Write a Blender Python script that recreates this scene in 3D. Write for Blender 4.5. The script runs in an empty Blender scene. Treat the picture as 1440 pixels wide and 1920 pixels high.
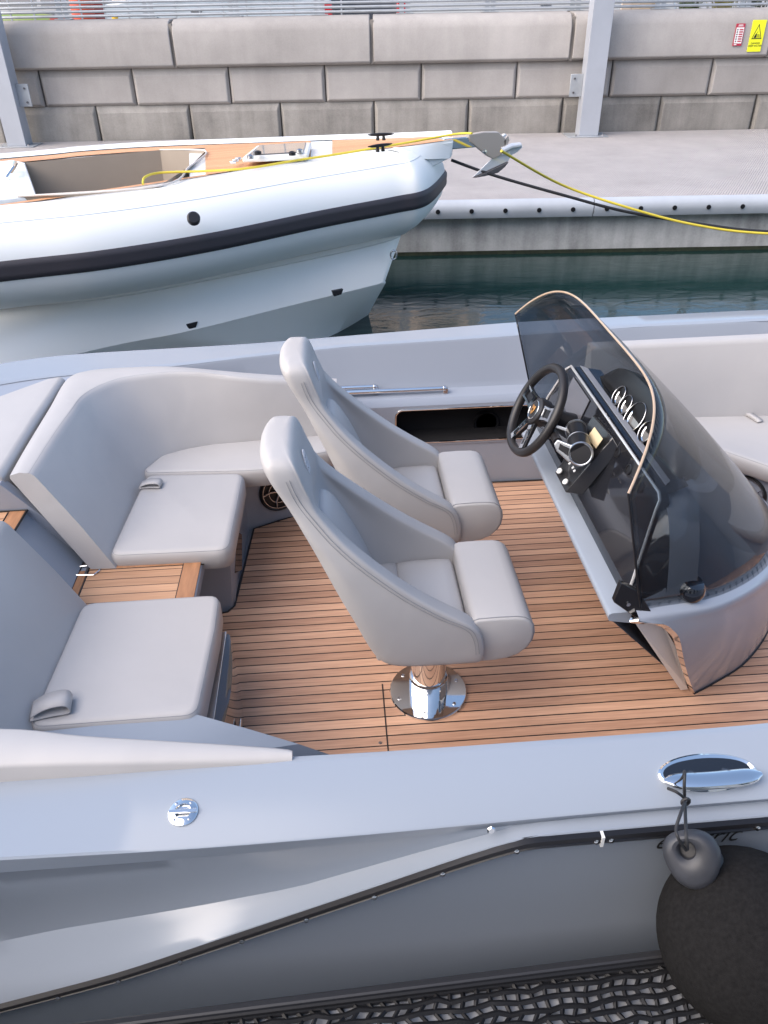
import bpy, bmesh, math, random
from mathutils import Vector, Matrix
random.seed(7)
R=math.radians
# ------------------------------------------------------------------ camera
F=1442.0; PITCH=R(33.8); ROLL=0.018; YAW=R(3.6); CH=2.1
C0=Vector((0,0,CH))
r0=Vector((math.cos(YAW),-math.sin(YAW),0)); f0=Vector((math.sin(YAW),math.cos(YAW),0)); UP=Vector((0,0,1))
fw=f0*math.cos(PITCH)-UP*math.sin(PITCH)
dn=-f0*math.sin(PITCH)-UP*math.cos(PITCH)
RX=r0*math.cos(ROLL)+dn*math.sin(ROLL); DY=dn*math.cos(ROLL)-r0*math.sin(ROLL)
sc=bpy.context.scene
cam=bpy.data.cameras.new("camera"); camo=bpy.data.objects.new("camera",cam); sc.collection.objects.link(camo)
cam.sensor_fit='HORIZONTAL'; cam.sensor_width=36; cam.lens=36*F/1440; cam.clip_start=0.02; cam.clip_end=2000
m=Matrix.Identity(4)
for i in range(3): m[i][0]=RX[i]; m[i][1]=-DY[i]; m[i][2]=-fw[i]; m[i][3]=C0[i]
camo.matrix_world=m; sc.camera=camo
# ------------------------------------------------------------------ world, sun, exposure
SUN_EL=R(41); SUN_AZ=R(203)     # azimuth counter-clockwise from +X: hazy light from aft and a little behind the viewer
w=bpy.data.worlds.new("World"); sc.world=w; w.use_nodes=True
nt=w.node_tree; bg=nt.nodes["Background"]; sky=nt.nodes.new("ShaderNodeTexSky")
sky.sky_type='NISHITA'; sky.sun_disc=False; sky.sun_elevation=SUN_EL; sky.sun_rotation=R(90)-SUN_AZ
sky.air_density=1.0; sky.dust_density=1.8; sky.ozone_density=1.0; sky.altitude=0
nt.links.new(sky.outputs[0],bg.inputs[0]); bg.inputs[1].default_value=0.15
sl=bpy.data.lights.new("sun",'SUN'); sl.energy=1.9; sl.angle=R(80); sl.color=(1.0,0.88,0.78)
so=bpy.data.objects.new("sun",sl); sc.collection.objects.link(so)
sd=Vector((math.cos(SUN_AZ)*math.cos(SUN_EL),math.sin(SUN_AZ)*math.cos(SUN_EL),math.sin(SUN_EL)))
so.rotation_euler=sd.to_track_quat('Z','Y').to_euler()
sc.view_settings.view_transform='Standard'; sc.view_settings.look='None'; sc.view_settings.gamma=1.0
sc.view_settings.use_curve_mapping=False
sc.view_settings.exposure=1.22
# ------------------------------------------------------------------ helpers
def ray(px,py): return (fw+RX*((px-720)/F)+DY*((py-960)/F)).normalized()
def at(px,py,z=None,y=None,x=None):
    r=ray(px,py)
    t=(z-CH)/r.z if z is not None else (y/r.y if y is not None else x/r.x)
    return C0+r*t
def atd(px,py,d):            # on the vertical plane at dock-frame distance d; returned in the dock frame
    r=ray(px,py); t=d/r.dot(f0); p=C0+r*t
    return Vector((p.dot(r0),p.dot(f0),p.z))
def atdz(px,py,z):
    p=at(px,py,z=z); return Vector((p.dot(r0),p.dot(f0),p.z))
COL=sc.collection
def setp(o,label=None,cat=None,group=None,kind=None):
    if label: o['label']=label
    if cat: o['category']=cat
    if group: o['group']=group
    if kind: o['kind']=kind
    return o
def empty(name,loc,label,cat,group=None,rz=0):
    o=bpy.data.objects.new(name,None); COL.objects.link(o); o.location=loc; o.rotation_euler=(0,0,rz); o.empty_display_size=.1
    return setp(o,label,cat,group)
def mesh(name,verts,faces,mat,parent=None,bevel=0,seg=3,sub=0,smooth=True,sharp=32,solid=0,mats=None,fm=None,off=0,wn=False):
    me=bpy.data.meshes.new(name)
    me.from_pydata([tuple(v) for v in verts],[],[tuple(f) for f in faces])
    bm=bmesh.new(); bm.from_mesh(me); bmesh.ops.remove_doubles(bm,verts=bm.verts,dist=1e-6)
    bmesh.ops.recalc_face_normals(bm,faces=bm.faces); bm.to_mesh(me); bm.free()
    if mats:
        for mm in mats: me.materials.append(mm)
        if fm:
            for i,p in enumerate(me.polygons): p.material_index=fm(p)
    else: me.materials.append(mat)
    for p in me.polygons: p.use_smooth=smooth
    if smooth and not sub: me.set_sharp_from_angle(angle=R(sharp))
    o=bpy.data.objects.new(name,me); COL.objects.link(o)
    if parent: o.parent=parent
    if solid:
        s=o.modifiers.new('s','SOLIDIFY'); s.thickness=solid; s.offset=off
    if bevel:
        b=o.modifiers.new('b','BEVEL'); b.width=bevel; b.segments=seg; b.limit_method='ANGLE'; b.angle_limit=R(35)
        if wn: o.modifiers.new('w','WEIGHTED_NORMAL')
    if sub:
        s=o.modifiers.new('u','SUBSURF'); s.levels=sub; s.render_levels=sub
    return o
class MB:
    def __init__(s): s.v=[]; s.f=[]
    def add(s,v,f):
        n=len(s.v); s.v+= [Vector(p) for p in v]; s.f+=[tuple(i+n for i in q) for q in f]; return s
    def box(s,x0,x1,y0,y1,z0,z1):
        v=[(x,y,z) for z in(z0,z1) for y in(y0,y1) for x in(x0,x1)]
        return s.add(v,[(0,2,3,1),(4,5,7,6),(0,1,5,4),(2,6,7,3),(0,4,6,2),(1,3,7,5)])
    def obox(s,c,ax,ay,az):   # oriented box: centre and three half vectors
        c=Vector(c);ax=Vector(ax);ay=Vector(ay);az=Vector(az)
        v=[c+a*ax+b*ay+d*az for d in(-1,1) for b in(-1,1) for a in(-1,1)]
        return s.add(v,[(0,2,3,1),(4,5,7,6),(0,1,5,4),(2,6,7,3),(0,4,6,2),(1,3,7,5)])
    def loft(s,rings,closed=True,cap=True,wrap=False):
        n=len(rings[0]); v=[p for r in rings for p in r]; f=[]
        m=len(rings)
        for i in range(m if wrap else m-1):
            for j in range(n if closed else n-1):
                a=i*n+j; b=i*n+(j+1)%n; k=(i+1)%m
                f.append((a,b,k*n+(j+1)%n,k*n+j))
        if cap and closed and not wrap: f.append(tuple(range(n))[::-1]); f.append(tuple((m-1)*n+j for j in range(n)))
        return s.add(v,f)
    def tube(s,pts,rad,n=10,closed=False,cap=True):
        pts=[Vector(p) for p in pts]; m=len(pts); rings=[]; prev=None
        for i,p in enumerate(pts):
            if closed: t=(pts[(i+1)%m]-pts[i-1])
            else: t=pts[min(i+1,m-1)]-pts[max(i-1,0)]
            t.normalize()
            if prev is None:
                a=Vector((0,0,1)) if abs(t.z)<.9 else Vector((1,0,0)); u=(a-t*a.dot(t)).normalized()
            else: u=(prev-t*prev.dot(t)).normalized()
            prev=u; v_=t.cross(u); r=rad[i] if isinstance(rad,(list,tuple)) else rad
            rings.append([p+u*(r*math.cos(2*math.pi*k/n))+v_*(r*math.sin(2*math.pi*k/n)) for k in range(n)])
        return s.loft(rings,True,cap,wrap=closed)
    def cyl(s,a,b,r,n=24,r2=None):
        return s.tube([a,b],[r,r if r2 is None else r2],n)
    def rev(s,prof,o,ax,n=32):   # profile of (radius, height) about the axis ax through o
        ax=Vector(ax).normalized(); o=Vector(o); a=Vector((0,0,1)) if abs(ax.z)<.9 else Vector((1,0,0)); u=(a-ax*a.dot(ax)).normalized(); v_=ax.cross(u)
        rings=[[o+ax*h+u*(max(r,1e-4)*math.cos(2*math.pi*k/n))+v_*(max(r,1e-4)*math.sin(2*math.pi*k/n)) for k in range(n)] for r,h in prof]
        return s.loft(rings,True,True)
    def prism(s,poly,d):         # planar polygon of 3D points pushed along d
        poly=[Vector(p) for p in poly]; return s.loft([poly,[p+Vector(d) for p in poly]])
    def build(s,name,mat,parent=None,**k): return mesh(name,s.v,s.f,mat,parent,**k)
def cr(pts,n=8,closed=False):     # catmull-rom through points
    P=[Vector(p) for p in pts]; out=[]; m=len(P)
    for i in range(m if closed else m-1):
        if closed: a,b,c,d=P[i-1],P[i],P[(i+1)%m],P[(i+2)%m]
        else: a,b,c,d=P[max(i-1,0)],P[i],P[i+1],P[min(i+2,m-1)]
        for k in range(n):
            t=k/n; out.append(.5*((2*b)+(c-a)*t+(2*a-5*b+4*c-d)*t*t+(3*b-a-3*c+d)*t**3))
    if not closed: out.append(P[-1])
    return out
def lerp(a,b,t): return a+(b-a)*t
def interp(tab,x):
    if x<=tab[0][0]: 
        (a,b),(c,d)=tab[0],tab[1]; return b+(x-a)*(d-b)/(c-a)
    for (a,b),(c,d) in zip(tab,tab[1:]):
        if x<=c: return b+(x-a)*(d-b)/(c-a)
    (a,b),(c,d)=tab[-2],tab[-1]; return b+(x-a)*(d-b)/(c-a)
def sinterp(tab,x,h=.09): return sum(interp(tab,x+h*k)*wt for k,wt in((-2,.1),(-1,.2),(0,.4),(1,.2),(2,.1)))
# ------------------------------------------------------------------ materials
def nn(nt,t,**k):
    n=nt.nodes.new(t)
    for a,b in k.items(): setattr(n,a,b)
    return n
def pmat(name,col,rough=.5,metal=0,coat=0,bump=0,bscale=200,var=0,vscale=6,spec=.5,stretch=None,trans=0,bdist=.001):
    mt=bpy.data.materials.new(name); mt.use_nodes=True; nt=mt.node_tree; b=nt.nodes['Principled BSDF']
    b.inputs['Base Color'].default_value=(*col,1); b.inputs['Roughness'].default_value=rough; b.inputs['Metallic'].default_value=metal
    b.inputs['Coat Weight'].default_value=coat; b.inputs['Coat Roughness'].default_value=.05; b.inputs['Specular IOR Level'].default_value=spec
    tc=nn(nt,'ShaderNodeTexCoord'); mp=nn(nt,'ShaderNodeMapping'); nt.links.new(tc.outputs['Object'],mp.inputs[0])
    if stretch: mp.inputs['Scale'].default_value=stretch
    if var:
        n=nn(nt,'ShaderNodeTexNoise'); n.inputs['Scale'].default_value=vscale; n.inputs['Detail'].default_value=6; n.inputs['Roughness'].default_value=.6
        nt.links.new(mp.outputs[0],n.inputs['Vector'])
        r=nn(nt,'ShaderNodeMapRange'); r.inputs[1].default_value=.3; r.inputs[2].default_value=.7; r.inputs[3].default_value=1-var; r.inputs[4].default_value=1+var
        nt.links.new(n.outputs[0],r.inputs[0])
        mx=nn(nt,'ShaderNodeVectorMath',operation='SCALE'); mx.inputs[0].default_value=col; nt.links.new(r.outputs[0],mx.inputs['Scale'])
        nt.links.new(mx.outputs[0],b.inputs['Base Color'])
    if bump:
        n=nn(nt,'ShaderNodeTexNoise'); n.inputs['Scale'].default_value=bscale; n.inputs['Detail'].default_value=4
        nt.links.new(mp.outputs[0],n.inputs['Vector'])
        bp=nn(nt,'ShaderNodeBump'); bp.inputs['Strength'].default_value=bump; bp.inputs['Distance'].default_value=bdist
        nt.links.new(n.outputs[0],bp.inputs['Height']); nt.links.new(bp.outputs[0],b.inputs['Normal'])
    return mt
GEL=pmat('gelcoat',(.285,.32,.37),rough=.24,coat=.0,var=.012,vscale=2)
GEL.node_tree.nodes['Principled BSDF'].inputs['Coat Roughness'].default_value=.1
LINER=pmat('liner_gelcoat',(.285,.315,.37),rough=.28,coat=.25,var=.012,vscale=3)
VINYL=pmat('grey_vinyl',(.425,.413,.408),rough=.48,bump=.35,bscale=420,var=.02,vscale=5,bdist=.0006)
_n=VINYL.node_tree; _p=_n.nodes['Principled BSDF']; _b=[x for x in _n.nodes if x.type=='BUMP'][0]; _m=[x for x in _n.nodes if x.type=='MAPPING'][0]
_w=nn(_n,'ShaderNodeTexNoise'); _w.inputs['Scale'].default_value=5.5; _w.inputs['Detail'].default_value=2; _w.inputs['Distortion'].default_value=.4; _n.links.new(_m.outputs[0],_w.inputs[0])
_c=nn(_n,'ShaderNodeBump'); _c.inputs['Strength'].default_value=.35; _c.inputs['Distance'].default_value=.012; _n.links.new(_w.outputs[0],_c.inputs['Height']); _n.links.new(_b.outputs[0],_c.inputs['Normal']); _n.links.new(_c.outputs[0],_p.inputs['Normal'])
VINYL2=pmat('stitch_vinyl',(.27,.275,.29),rough=.6)
EMB=pmat('embroidery',(.62,.62,.64),rough=.5)
SEAM=pmat('seam_dark_grey',(.16,.165,.18),rough=.7)  # dark grey for upholstery seams
CHROME=pmat('polished_steel',(.80,.79,.77),rough=.05,metal=1)
STEEL=pmat('brushed_steel',(.62,.62,.63),rough=.22,metal=1)
BLACK=pmat('black_plastic',(.012,.012,.014),rough=.35,spec=.35)
GLOSSBLACK=pmat('gloss_black',(.008,.009,.012),rough=.05,coat=1)
LEATHER=pmat('black_leather',(.017,.015,.015),rough=.42,bump=.3,bscale=300,bdist=.0005)
RUBBER=pmat('black_rubber',(.02,.02,.022),rough=.5)
CAULK=pmat('black_caulk',(.012,.010,.010),rough=.6)
DASH=pmat('dash_gloss',(.014,.015,.019),rough=.07,coat=1)
GALV=pmat('galvanised_steel',(.36,.38,.40),rough=.45,metal=.3,var=.12,vscale=5)
PILEM=pmat('pile_paint',(.40,.42,.46),rough=.42,metal=.2,var=.06,vscale=2)
WHITE=pmat('rib_white',(.80,.84,.86),rough=.22,coat=.4,var=.01,vscale=2)
WHITE2=pmat('rib_hull_white',(.90,.88,.84),rough=.35,coat=.2,var=.015,vscale=2)
HYPALON=pmat('rib_tube_fabric',(.80,.82,.81),rough=.42,bump=.1,bscale=300)
STRAKE=pmat('rub_strake',(.035,.032,.04),rough=.55,bump=.2,bscale=60)
TAN=pmat('tan_liner',(.30,.25,.20),rough=.6,var=.04)
DARKGREY=pmat('dark_grey',(.09,.085,.09),rough=.4)
WHITEPL=pmat('white_plastic',(.75,.75,.73),rough=.35)
def teak(name,pitch,lw,c1,c2,axis=1,rough=.5,ang=0):
    mt=bpy.data.materials.new(name); mt.use_nodes=True; nt=mt.node_tree; L=nt.links; b=nt.nodes['Principled BSDF']
    tc=nn(nt,'ShaderNodeTexCoord'); mp=nn(nt,'ShaderNodeMapping'); mp.inputs['Rotation'].default_value=(0,0,ang); L.new(tc.outputs['Object'],mp.inputs[0])
    sp=nn(nt,'ShaderNodeSeparateXYZ'); L.new(mp.outputs[0],sp.inputs[0])
    a='Y' if axis==1 else 'X'; o='X' if axis==1 else 'Y'
    dv=nn(nt,'ShaderNodeMath',operation='DIVIDE'); dv.inputs[1].default_value=pitch; L.new(sp.outputs[a],dv.inputs[0])
    fl=nn(nt,'ShaderNodeMath',operation='FLOOR'); L.new(dv.outputs[0],fl.inputs[0])
    fr=nn(nt,'ShaderNodeMath',operation='FRACT'); L.new(dv.outputs[0],fr.inputs[0])
    ln=nn(nt,'ShaderNodeMath',operation='LESS_THAN'); ln.inputs[1].default_value=lw; L.new(fr.outputs[0],ln.inputs[0])
    wn=nn(nt,'ShaderNodeTexWhiteNoise',noise_dimensions='1D'); L.new(fl.outputs[0],wn.inputs['W'])
    off=nn(nt,'ShaderNodeMath',operation='MULTIPLY'); off.inputs[1].default_value=31.7; L.new(wn.outputs[0],off.inputs[0])
    ad=nn(nt,'ShaderNodeMath',operation='ADD'); L.new(sp.outputs[o],ad.inputs[0]); L.new(off.outputs[0],ad.inputs[1])
    cb=nn(nt,'ShaderNodeCombineXYZ'); L.new(ad.outputs[0],cb.inputs[0]); L.new(sp.outputs[a],cb.inputs[1])
    m1=nn(nt,'ShaderNodeMapping'); m1.inputs['Scale'].default_value=(6,150,1); L.new(cb.outputs[0],m1.inputs[0])
    n1=nn(nt,'ShaderNodeTexNoise'); n1.inputs['Scale'].default_value=1; n1.inputs['Detail'].default_value=6; n1.inputs['Distortion'].default_value=.6; L.new(m1.outputs[0],n1.inputs[0])
    m2=nn(nt,'ShaderNodeMapping'); m2.inputs['Scale'].default_value=(1.6,8,1); L.new(cb.outputs[0],m2.inputs[0])
    n2=nn(nt,'ShaderNodeTexNoise'); n2.inputs['Scale'].default_value=1.5; n2.inputs['Detail'].default_value=3; L.new(m2.outputs[0],n2.inputs[0])
    s1=nn(nt,'ShaderNodeMath',operation='MULTIPLY_ADD'); s1.inputs[1].default_value=.75; L.new(n1.outputs[0],s1.inputs[0])
    s0=nn(nt,'ShaderNodeMath',operation='MULTIPLY'); s0.inputs[1].default_value=.42; L.new(wn.outputs[0],s0.inputs[0]); L.new(s0.outputs[0],s1.inputs[2])
    s2=nn(nt,'ShaderNodeMath',operation='MULTIPLY_ADD'); s2.inputs[1].default_value=.5; L.new(n2.outputs[0],s2.inputs[0]); L.new(s1.outputs[0],s2.inputs[2])
    rp=nn(nt,'ShaderNodeMapRange'); rp.inputs[1].default_value=.45; rp.inputs[2].default_value=1.2; L.new(s2.outputs[0],rp.inputs[0])
    cm=nn(nt,'ShaderNodeMix',data_type='RGBA'); cm.inputs[6].default_value=(*c1,1); cm.inputs[7].default_value=(*c2,1); L.new(rp.outputs[0],cm.inputs[0])
    cx=nn(nt,'ShaderNodeMix',data_type='RGBA'); L.new(ln.outputs[0],cx.inputs[0]); L.new(cm.outputs[2],cx.inputs[6]); cx.inputs[7].default_value=(.010,.007,.006,1)
    L.new(cx.outputs[2],b.inputs['Base Color']); b.inputs['Roughness'].default_value=rough
    bp=nn(nt,'ShaderNodeBump'); bp.inputs['Strength'].default_value=.25; bp.inputs['Distance'].default_value=.0008; L.new(n1.outputs[0],bp.inputs['Height']); L.new(bp.outputs[0],b.inputs['Normal'])
    return mt
TEAK=teak('teak_planks',.0398,.115,(.34,.18,.11),(.71,.43,.28))
TEAK2=teak('teak_step',.041,.07,(.36,.19,.10),(.62,.36,.21))
TEAKRIB=teak('rib_teak',.045,.06,(.52,.25,.12),(.74,.40,.21))
TEAKF=pmat('teak_margin',(.36,.175,.085),rough=.5,var=.2,vscale=1,stretch=(60,8,8))
def glassmat(name,tint,ior=1.48):
    mt=bpy.data.materials.new(name); mt.use_nodes=True; nt=mt.node_tree; L=nt.links; nt.nodes.clear()
    o=nn(nt,'ShaderNodeOutputMaterial'); t=nn(nt,'ShaderNodeBsdfTransparent'); t.inputs[0].default_value=(*tint,1)
    g=nn(nt,'ShaderNodeBsdfGlossy'); g.inputs['Roughness'].default_value=.015; fr=nn(nt,'ShaderNodeFresnel'); ge=nn(nt,'ShaderNodeNewGeometry'); mr=nn(nt,'ShaderNodeMapRange'); mr.inputs[3].default_value=ior; mr.inputs[4].default_value=1/ior; L.new(ge.outputs['Backfacing'],mr.inputs[0]); L.new(mr.outputs[0],fr.inputs[0])
    mx=nn(nt,'ShaderNodeMixShader'); L.new(fr.outputs[0],mx.inputs[0]); L.new(t.outputs[0],mx.inputs[1]); L.new(g.outputs[0],mx.inputs[2]); L.new(mx.outputs[0],o.inputs[0])
    return mt
SMOKE=glassmat('smoked_glass',(.48,.51,.54),1.42)
GLASSEDGE=pmat('glass_edge',(.46,.34,.24),rough=.12,coat=.6)
def concrete(name,c,var,stain,scale=1.5,groove=0,bump=.4):
    mt=bpy.data.materials.new(name); mt.use_nodes=True; nt=mt.node_tree; L=nt.links; b=nt.nodes['Principled BSDF']; b.inputs['Roughness'].default_value=.85
    tc=nn(nt,'ShaderNodeTexCoord')
    n1=nn(nt,'ShaderNodeTexNoise'); n1.inputs['Scale'].default_value=scale; n1.inputs['Detail'].default_value=9; n1.inputs['Roughness'].default_value=.62; L.new(tc.outputs['Object'],n1.inputs[0])
    mp=nn(nt,'ShaderNodeMapping'); mp.inputs['Scale'].default_value=(9,9,.7); L.new(tc.outputs['Object'],mp.inputs[0])
    n2=nn(nt,'ShaderNodeTexNoise'); n2.inputs['Scale'].default_value=1; n2.inputs['Detail'].default_value=5; L.new(mp.outputs[0],n2.inputs[0])
    n3=nn(nt,'ShaderNodeTexNoise'); n3.inputs['Scale'].default_value=60; n3.inputs['Detail'].default_value=4; L.new(tc.outputs['Object'],n3.inputs[0])
    a=nn(nt,'ShaderNodeMath',operation='MULTIPLY_ADD'); L.new(n2.outputs[0],a.inputs[0]); a.inputs[1].default_value=stain; L.new(n1.outputs[0],a.inputs[2])
    a2=nn(nt,'ShaderNodeMath',operation='MULTIPLY_ADD'); L.new(n3.outputs[0],a2.inputs[0]); a2.inputs[1].default_value=.25; L.new(a.outputs[0],a2.inputs[2])
    r=nn(nt,'ShaderNodeMapRange'); r.inputs[1].default_value=.5*(1+stain+.25)-.28; r.inputs[2].default_value=.5*(1+stain+.25)+.28; r.inputs[3].default_value=1-var; r.inputs[4].default_value=1+var; L.new(a2.outputs[0],r.inputs[0])
    ge=nn(nt,'ShaderNodeNewGeometry'); ri=nn(nt,'ShaderNodeMapRange'); ri.inputs[3].default_value=.88; ri.inputs[4].default_value=1.12; L.new(ge.outputs['Random Per Island'],ri.inputs[0]); rm=nn(nt,'ShaderNodeMath',operation='MULTIPLY'); L.new(r.outputs[0],rm.inputs[0]); L.new(ri.outputs[0],rm.inputs[1]); r=rm
    s=nn(nt,'ShaderNodeVectorMath',operation='SCALE'); s.inputs[0].default_value=c; L.new(r.outputs[0],s.inputs['Scale']); L.new(s.outputs[0],b.inputs['Base Color'])
    bp=nn(nt,'ShaderNodeBump'); bp.inputs['Strength'].default_value=bump; bp.inputs['Distance'].default_value=.004; L.new(a2.outputs[0],bp.inputs['Height'])
    if groove:
        mg=nn(nt,'ShaderNodeMapping'); mg.inputs['Rotation'].default_value=(0,0,R(28)); L.new(tc.outputs['Object'],mg.inputs[0])
        wv=nn(nt,'ShaderNodeTexWave'); wv.inputs['Scale'].default_value=groove; wv.inputs['Distortion'].default_value=1.5; wv.inputs['Detail'].default_value=3; L.new(mg.outputs[0],wv.inputs[0])
        b2=nn(nt,'ShaderNodeBump'); b2.inputs['Strength'].default_value=.9; b2.inputs['Distance'].default_value=.006; L.new(wv.outputs[1],b2.inputs['Height']); L.new(bp.outputs[0],b2.inputs['Normal']); L.new(b2.outputs[0],b.inputs['Normal'])
    else: L.new(bp.outputs[0],b.inputs['Normal'])
    return mt
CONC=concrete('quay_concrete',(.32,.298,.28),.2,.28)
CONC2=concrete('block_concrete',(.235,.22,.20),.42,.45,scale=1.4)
CONCD=concrete('dock_deck_concrete',(.37,.345,.335),.13,.2,scale=2,groove=14)
CONCS=concrete('dock_side_concrete',(.36,.36,.35),.38,.8,scale=2.5)
CONCN=concrete('near_dock_concrete',(.40,.415,.44),.2,.3,scale=3)
LIPM=pmat('rubbing_strip',(.42,.45,.49),rough=.4,var=.08,vscale=3)
MORTAR=pmat('joint_mortar',(.13,.12,.11),rough=.9)  # dark mortar showing in the block joints
# water
WATER=bpy.data.materials.new('harbour_water'); WATER.use_nodes=True; nt=WATER.node_tree; b=nt.nodes['Principled BSDF']
b.inputs['Base Color'].default_value=(.008,.028,.026,1); b.inputs['Roughness'].default_value=.03; b.inputs['IOR'].default_value=1.33; b.inputs['Specular IOR Level'].default_value=1.0
tc=nn(nt,'ShaderNodeTexCoord'); mp=nn(nt,'ShaderNodeMapping'); mp.inputs['Scale'].default_value=(1,2.2,1); nt.links.new(tc.outputs['Object'],mp.inputs[0])
n1=nn(nt,'ShaderNodeTexNoise'); n1.inputs['Scale'].default_value=3.2; n1.inputs['Detail'].default_value=5; n1.inputs['Distortion'].default_value=.8; nt.links.new(mp.outputs[0],n1.inputs[0])
bp=nn(nt,'ShaderNodeBump'); bp.inputs['Strength'].default_value=.07; bp.inputs['Distance'].default_value=.05; nt.links.new(n1.outputs[0],bp.inputs['Height']); nt.links.new(bp.outputs[0],b.inputs['Normal'])
def textmesh(name,s,size,mat,loc,rot_m,parent,depth=.0006,shear=0,align='CENTER',offset=0):
    cu=bpy.data.curves.new(name,'FONT'); cu.body=s; cu.size=size; cu.extrude=depth; cu.shear=shear; cu.align_x=align; cu.offset=offset
    ob=bpy.data.objects.new(name,cu); COL.objects.link(ob)
    dg=bpy.context.evaluated_depsgraph_get(); me=bpy.data.meshes.new_from_object(ob.evaluated_get(dg)); bpy.data.objects.remove(ob)
    me.transform(Matrix.Translation(loc) @ rot_m.to_4x4()); me.materials.clear(); me.materials.append(mat)
    o=bpy.data.objects.new(name,me); COL.objects.link(o); o.parent=parent; return o
def basis(xa,ya):
    xa=Vector(xa).normalized(); ya=Vector(ya); ya=(ya-xa*ya.dot(xa)).normalized(); za=xa.cross(ya)
    return Matrix((xa,ya,za)).transposed()
# ================================================================== SETTING
DR=-YAW
wt=mesh('water',[(-400,-400,0),(400,-400,0),(400,400,0),(-400,400,0)],[(0,1,2,3)],WATER); setp(wt,'dark green harbour water between the boats and the quay','water',kind='structure')
gr=MB(); gr.box(-300,300,12.35,400,.2,1.05); g=gr.build('ground',concrete('car_park_ground',(.30,.29,.28),.15,.2),smooth=False); g.rotation_euler=(0,0,DR); setp(g,'grey paved car park behind the quay wall','ground',kind='structure')
# ---- far pontoon
dock=empty('concrete_pontoon',(0,0,0),'long concrete pontoon with grey rubbing strip running along the foot of the block wall','pontoon',rz=DR)
LY=7.54; DZ=.52
MB().box(-30,40,LY+.012,11.62,DZ-.1,DZ).build('deck',CONCD,dock,smooth=False)
MB().box(-30,40,LY+.08,11.6,-1.2,DZ-.104).build('side_wall',CONCS,dock,smooth=False)
prof=[(LY+.01,DZ+.004),(LY-.035,DZ-.012),(LY-.06,DZ-.05),(LY-.062,DZ-.10),(LY-.035,DZ-.155),(LY+.03,DZ-.17),(LY+.078,DZ-.17),(LY+.078,DZ-.106),(LY+.01,DZ-.106)]
st=MB()
for k in range(-5,8):
    a=-1.9+k*3.9; st.loft([[Vector((x,y,z)) for y,z in prof] for x in(a+.004,a+3.896)])
st.build('rubbing_strip',LIPM,dock,sharp=50)
bolt=None
for k in range(-10,14):
    px=821+k*63.2
    x=atd(px,398,LY-.06).x
    if bolt is None:
        bb=MB(); bb.rev([(.021,.004),(.021,-.010),(.0,-.010)],(0,0,0),(0,-1,0),16); bolt=bb.build('bolt_hole',BLACK,dock); bolt.location=(x,LY-.0635,DZ-.085)
    else:
        c=bolt.copy(); COL.objects.link(c); c.parent=dock; c.location=(x,LY-.0635,DZ-.085)
# slime line
MB().box(-30,40,LY+.076,LY+.1,-.02,.035).build('weed_line',pmat('weed',(.02,.025,.012),rough=.8,var=.5,vscale=20,bump=1,bscale=40),dock)
# ---- block wall
WY=11.64
wall=empty('block_quay_wall',(0,0,0),'quay wall of stacked pale concrete blocks with a bulging coping course','wall',rz=DR)
def block(mb,x0,x1,y0,y1,z0,z1,c=.035,lean=0):
    # front face chamfered block
    ct=c*2.1; fr=[(x0+c*.8,z0+c*.7),(x1-c*.8,z0+c*.7),(x1-c*.8,z1-ct),(x0+c*.8,z1-ct)]
    bk=[(x0,z0),(x1,z0),(x1,z1),(x0,z1)]
    mb.loft([[Vector((x,y1,z)) for x,z in bk],[Vector((x,y0+c,z)) for x,z in bk],[Vector((x,y0,z)) for x,z in fr]])
MB().box(-14,16,WY+.09,WY+.5,-1,1.36).build('wall_core',MORTAR,wall,smooth=False)
j1=[atd(x,225,WY).x for x in(182,357,527,702,878,1053,1235,1412)]
j2=[atd(x,158,WY).x for x in(75,250,430,610,790,968,1145,1330)]
def ext(j,lo=-12,hi=14):
    d=(j[-1]-j[0])/(len(j)-1); j=list(j)
    while j[0]>lo: j.insert(0,j[0]-d)
    while j[-1]<hi: j.append(j[-1]+d)
    return j
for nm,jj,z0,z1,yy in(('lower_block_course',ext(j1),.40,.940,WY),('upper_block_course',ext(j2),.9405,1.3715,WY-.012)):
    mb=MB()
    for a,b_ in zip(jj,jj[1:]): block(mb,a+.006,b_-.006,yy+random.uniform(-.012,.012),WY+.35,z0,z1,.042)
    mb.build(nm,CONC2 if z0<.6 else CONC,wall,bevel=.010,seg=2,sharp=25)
jc=ext([atd(x,80,WY).x for x in(325,697,1070)])
cp=MB()
for a,b_ in zip(jc,jc[1:]):
    pr=[(WY-.02,1.372),(WY-.10,1.40),(WY-.105,1.76),(WY-.07,1.83),(WY-.02,1.88),(WY+.08,1.905),(WY+.55,1.915),(WY+.55,1.372)]
    cp.loft([[Vector((x,y,z)) for y,z in pr] for x in(a+.02,b_-.02)])
cp.build('coping',CONC,wall,bevel=.015,seg=3,sharp=40)
jb=MB()
for a in jc: jb.box(a-.021,a+.021,WY-.06,WY+.5,1.375,1.86)
jb.build('coping_joint',concrete('joint_fill',(.2,.18,.16),.3,.6),wall,smooth=False)
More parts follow.
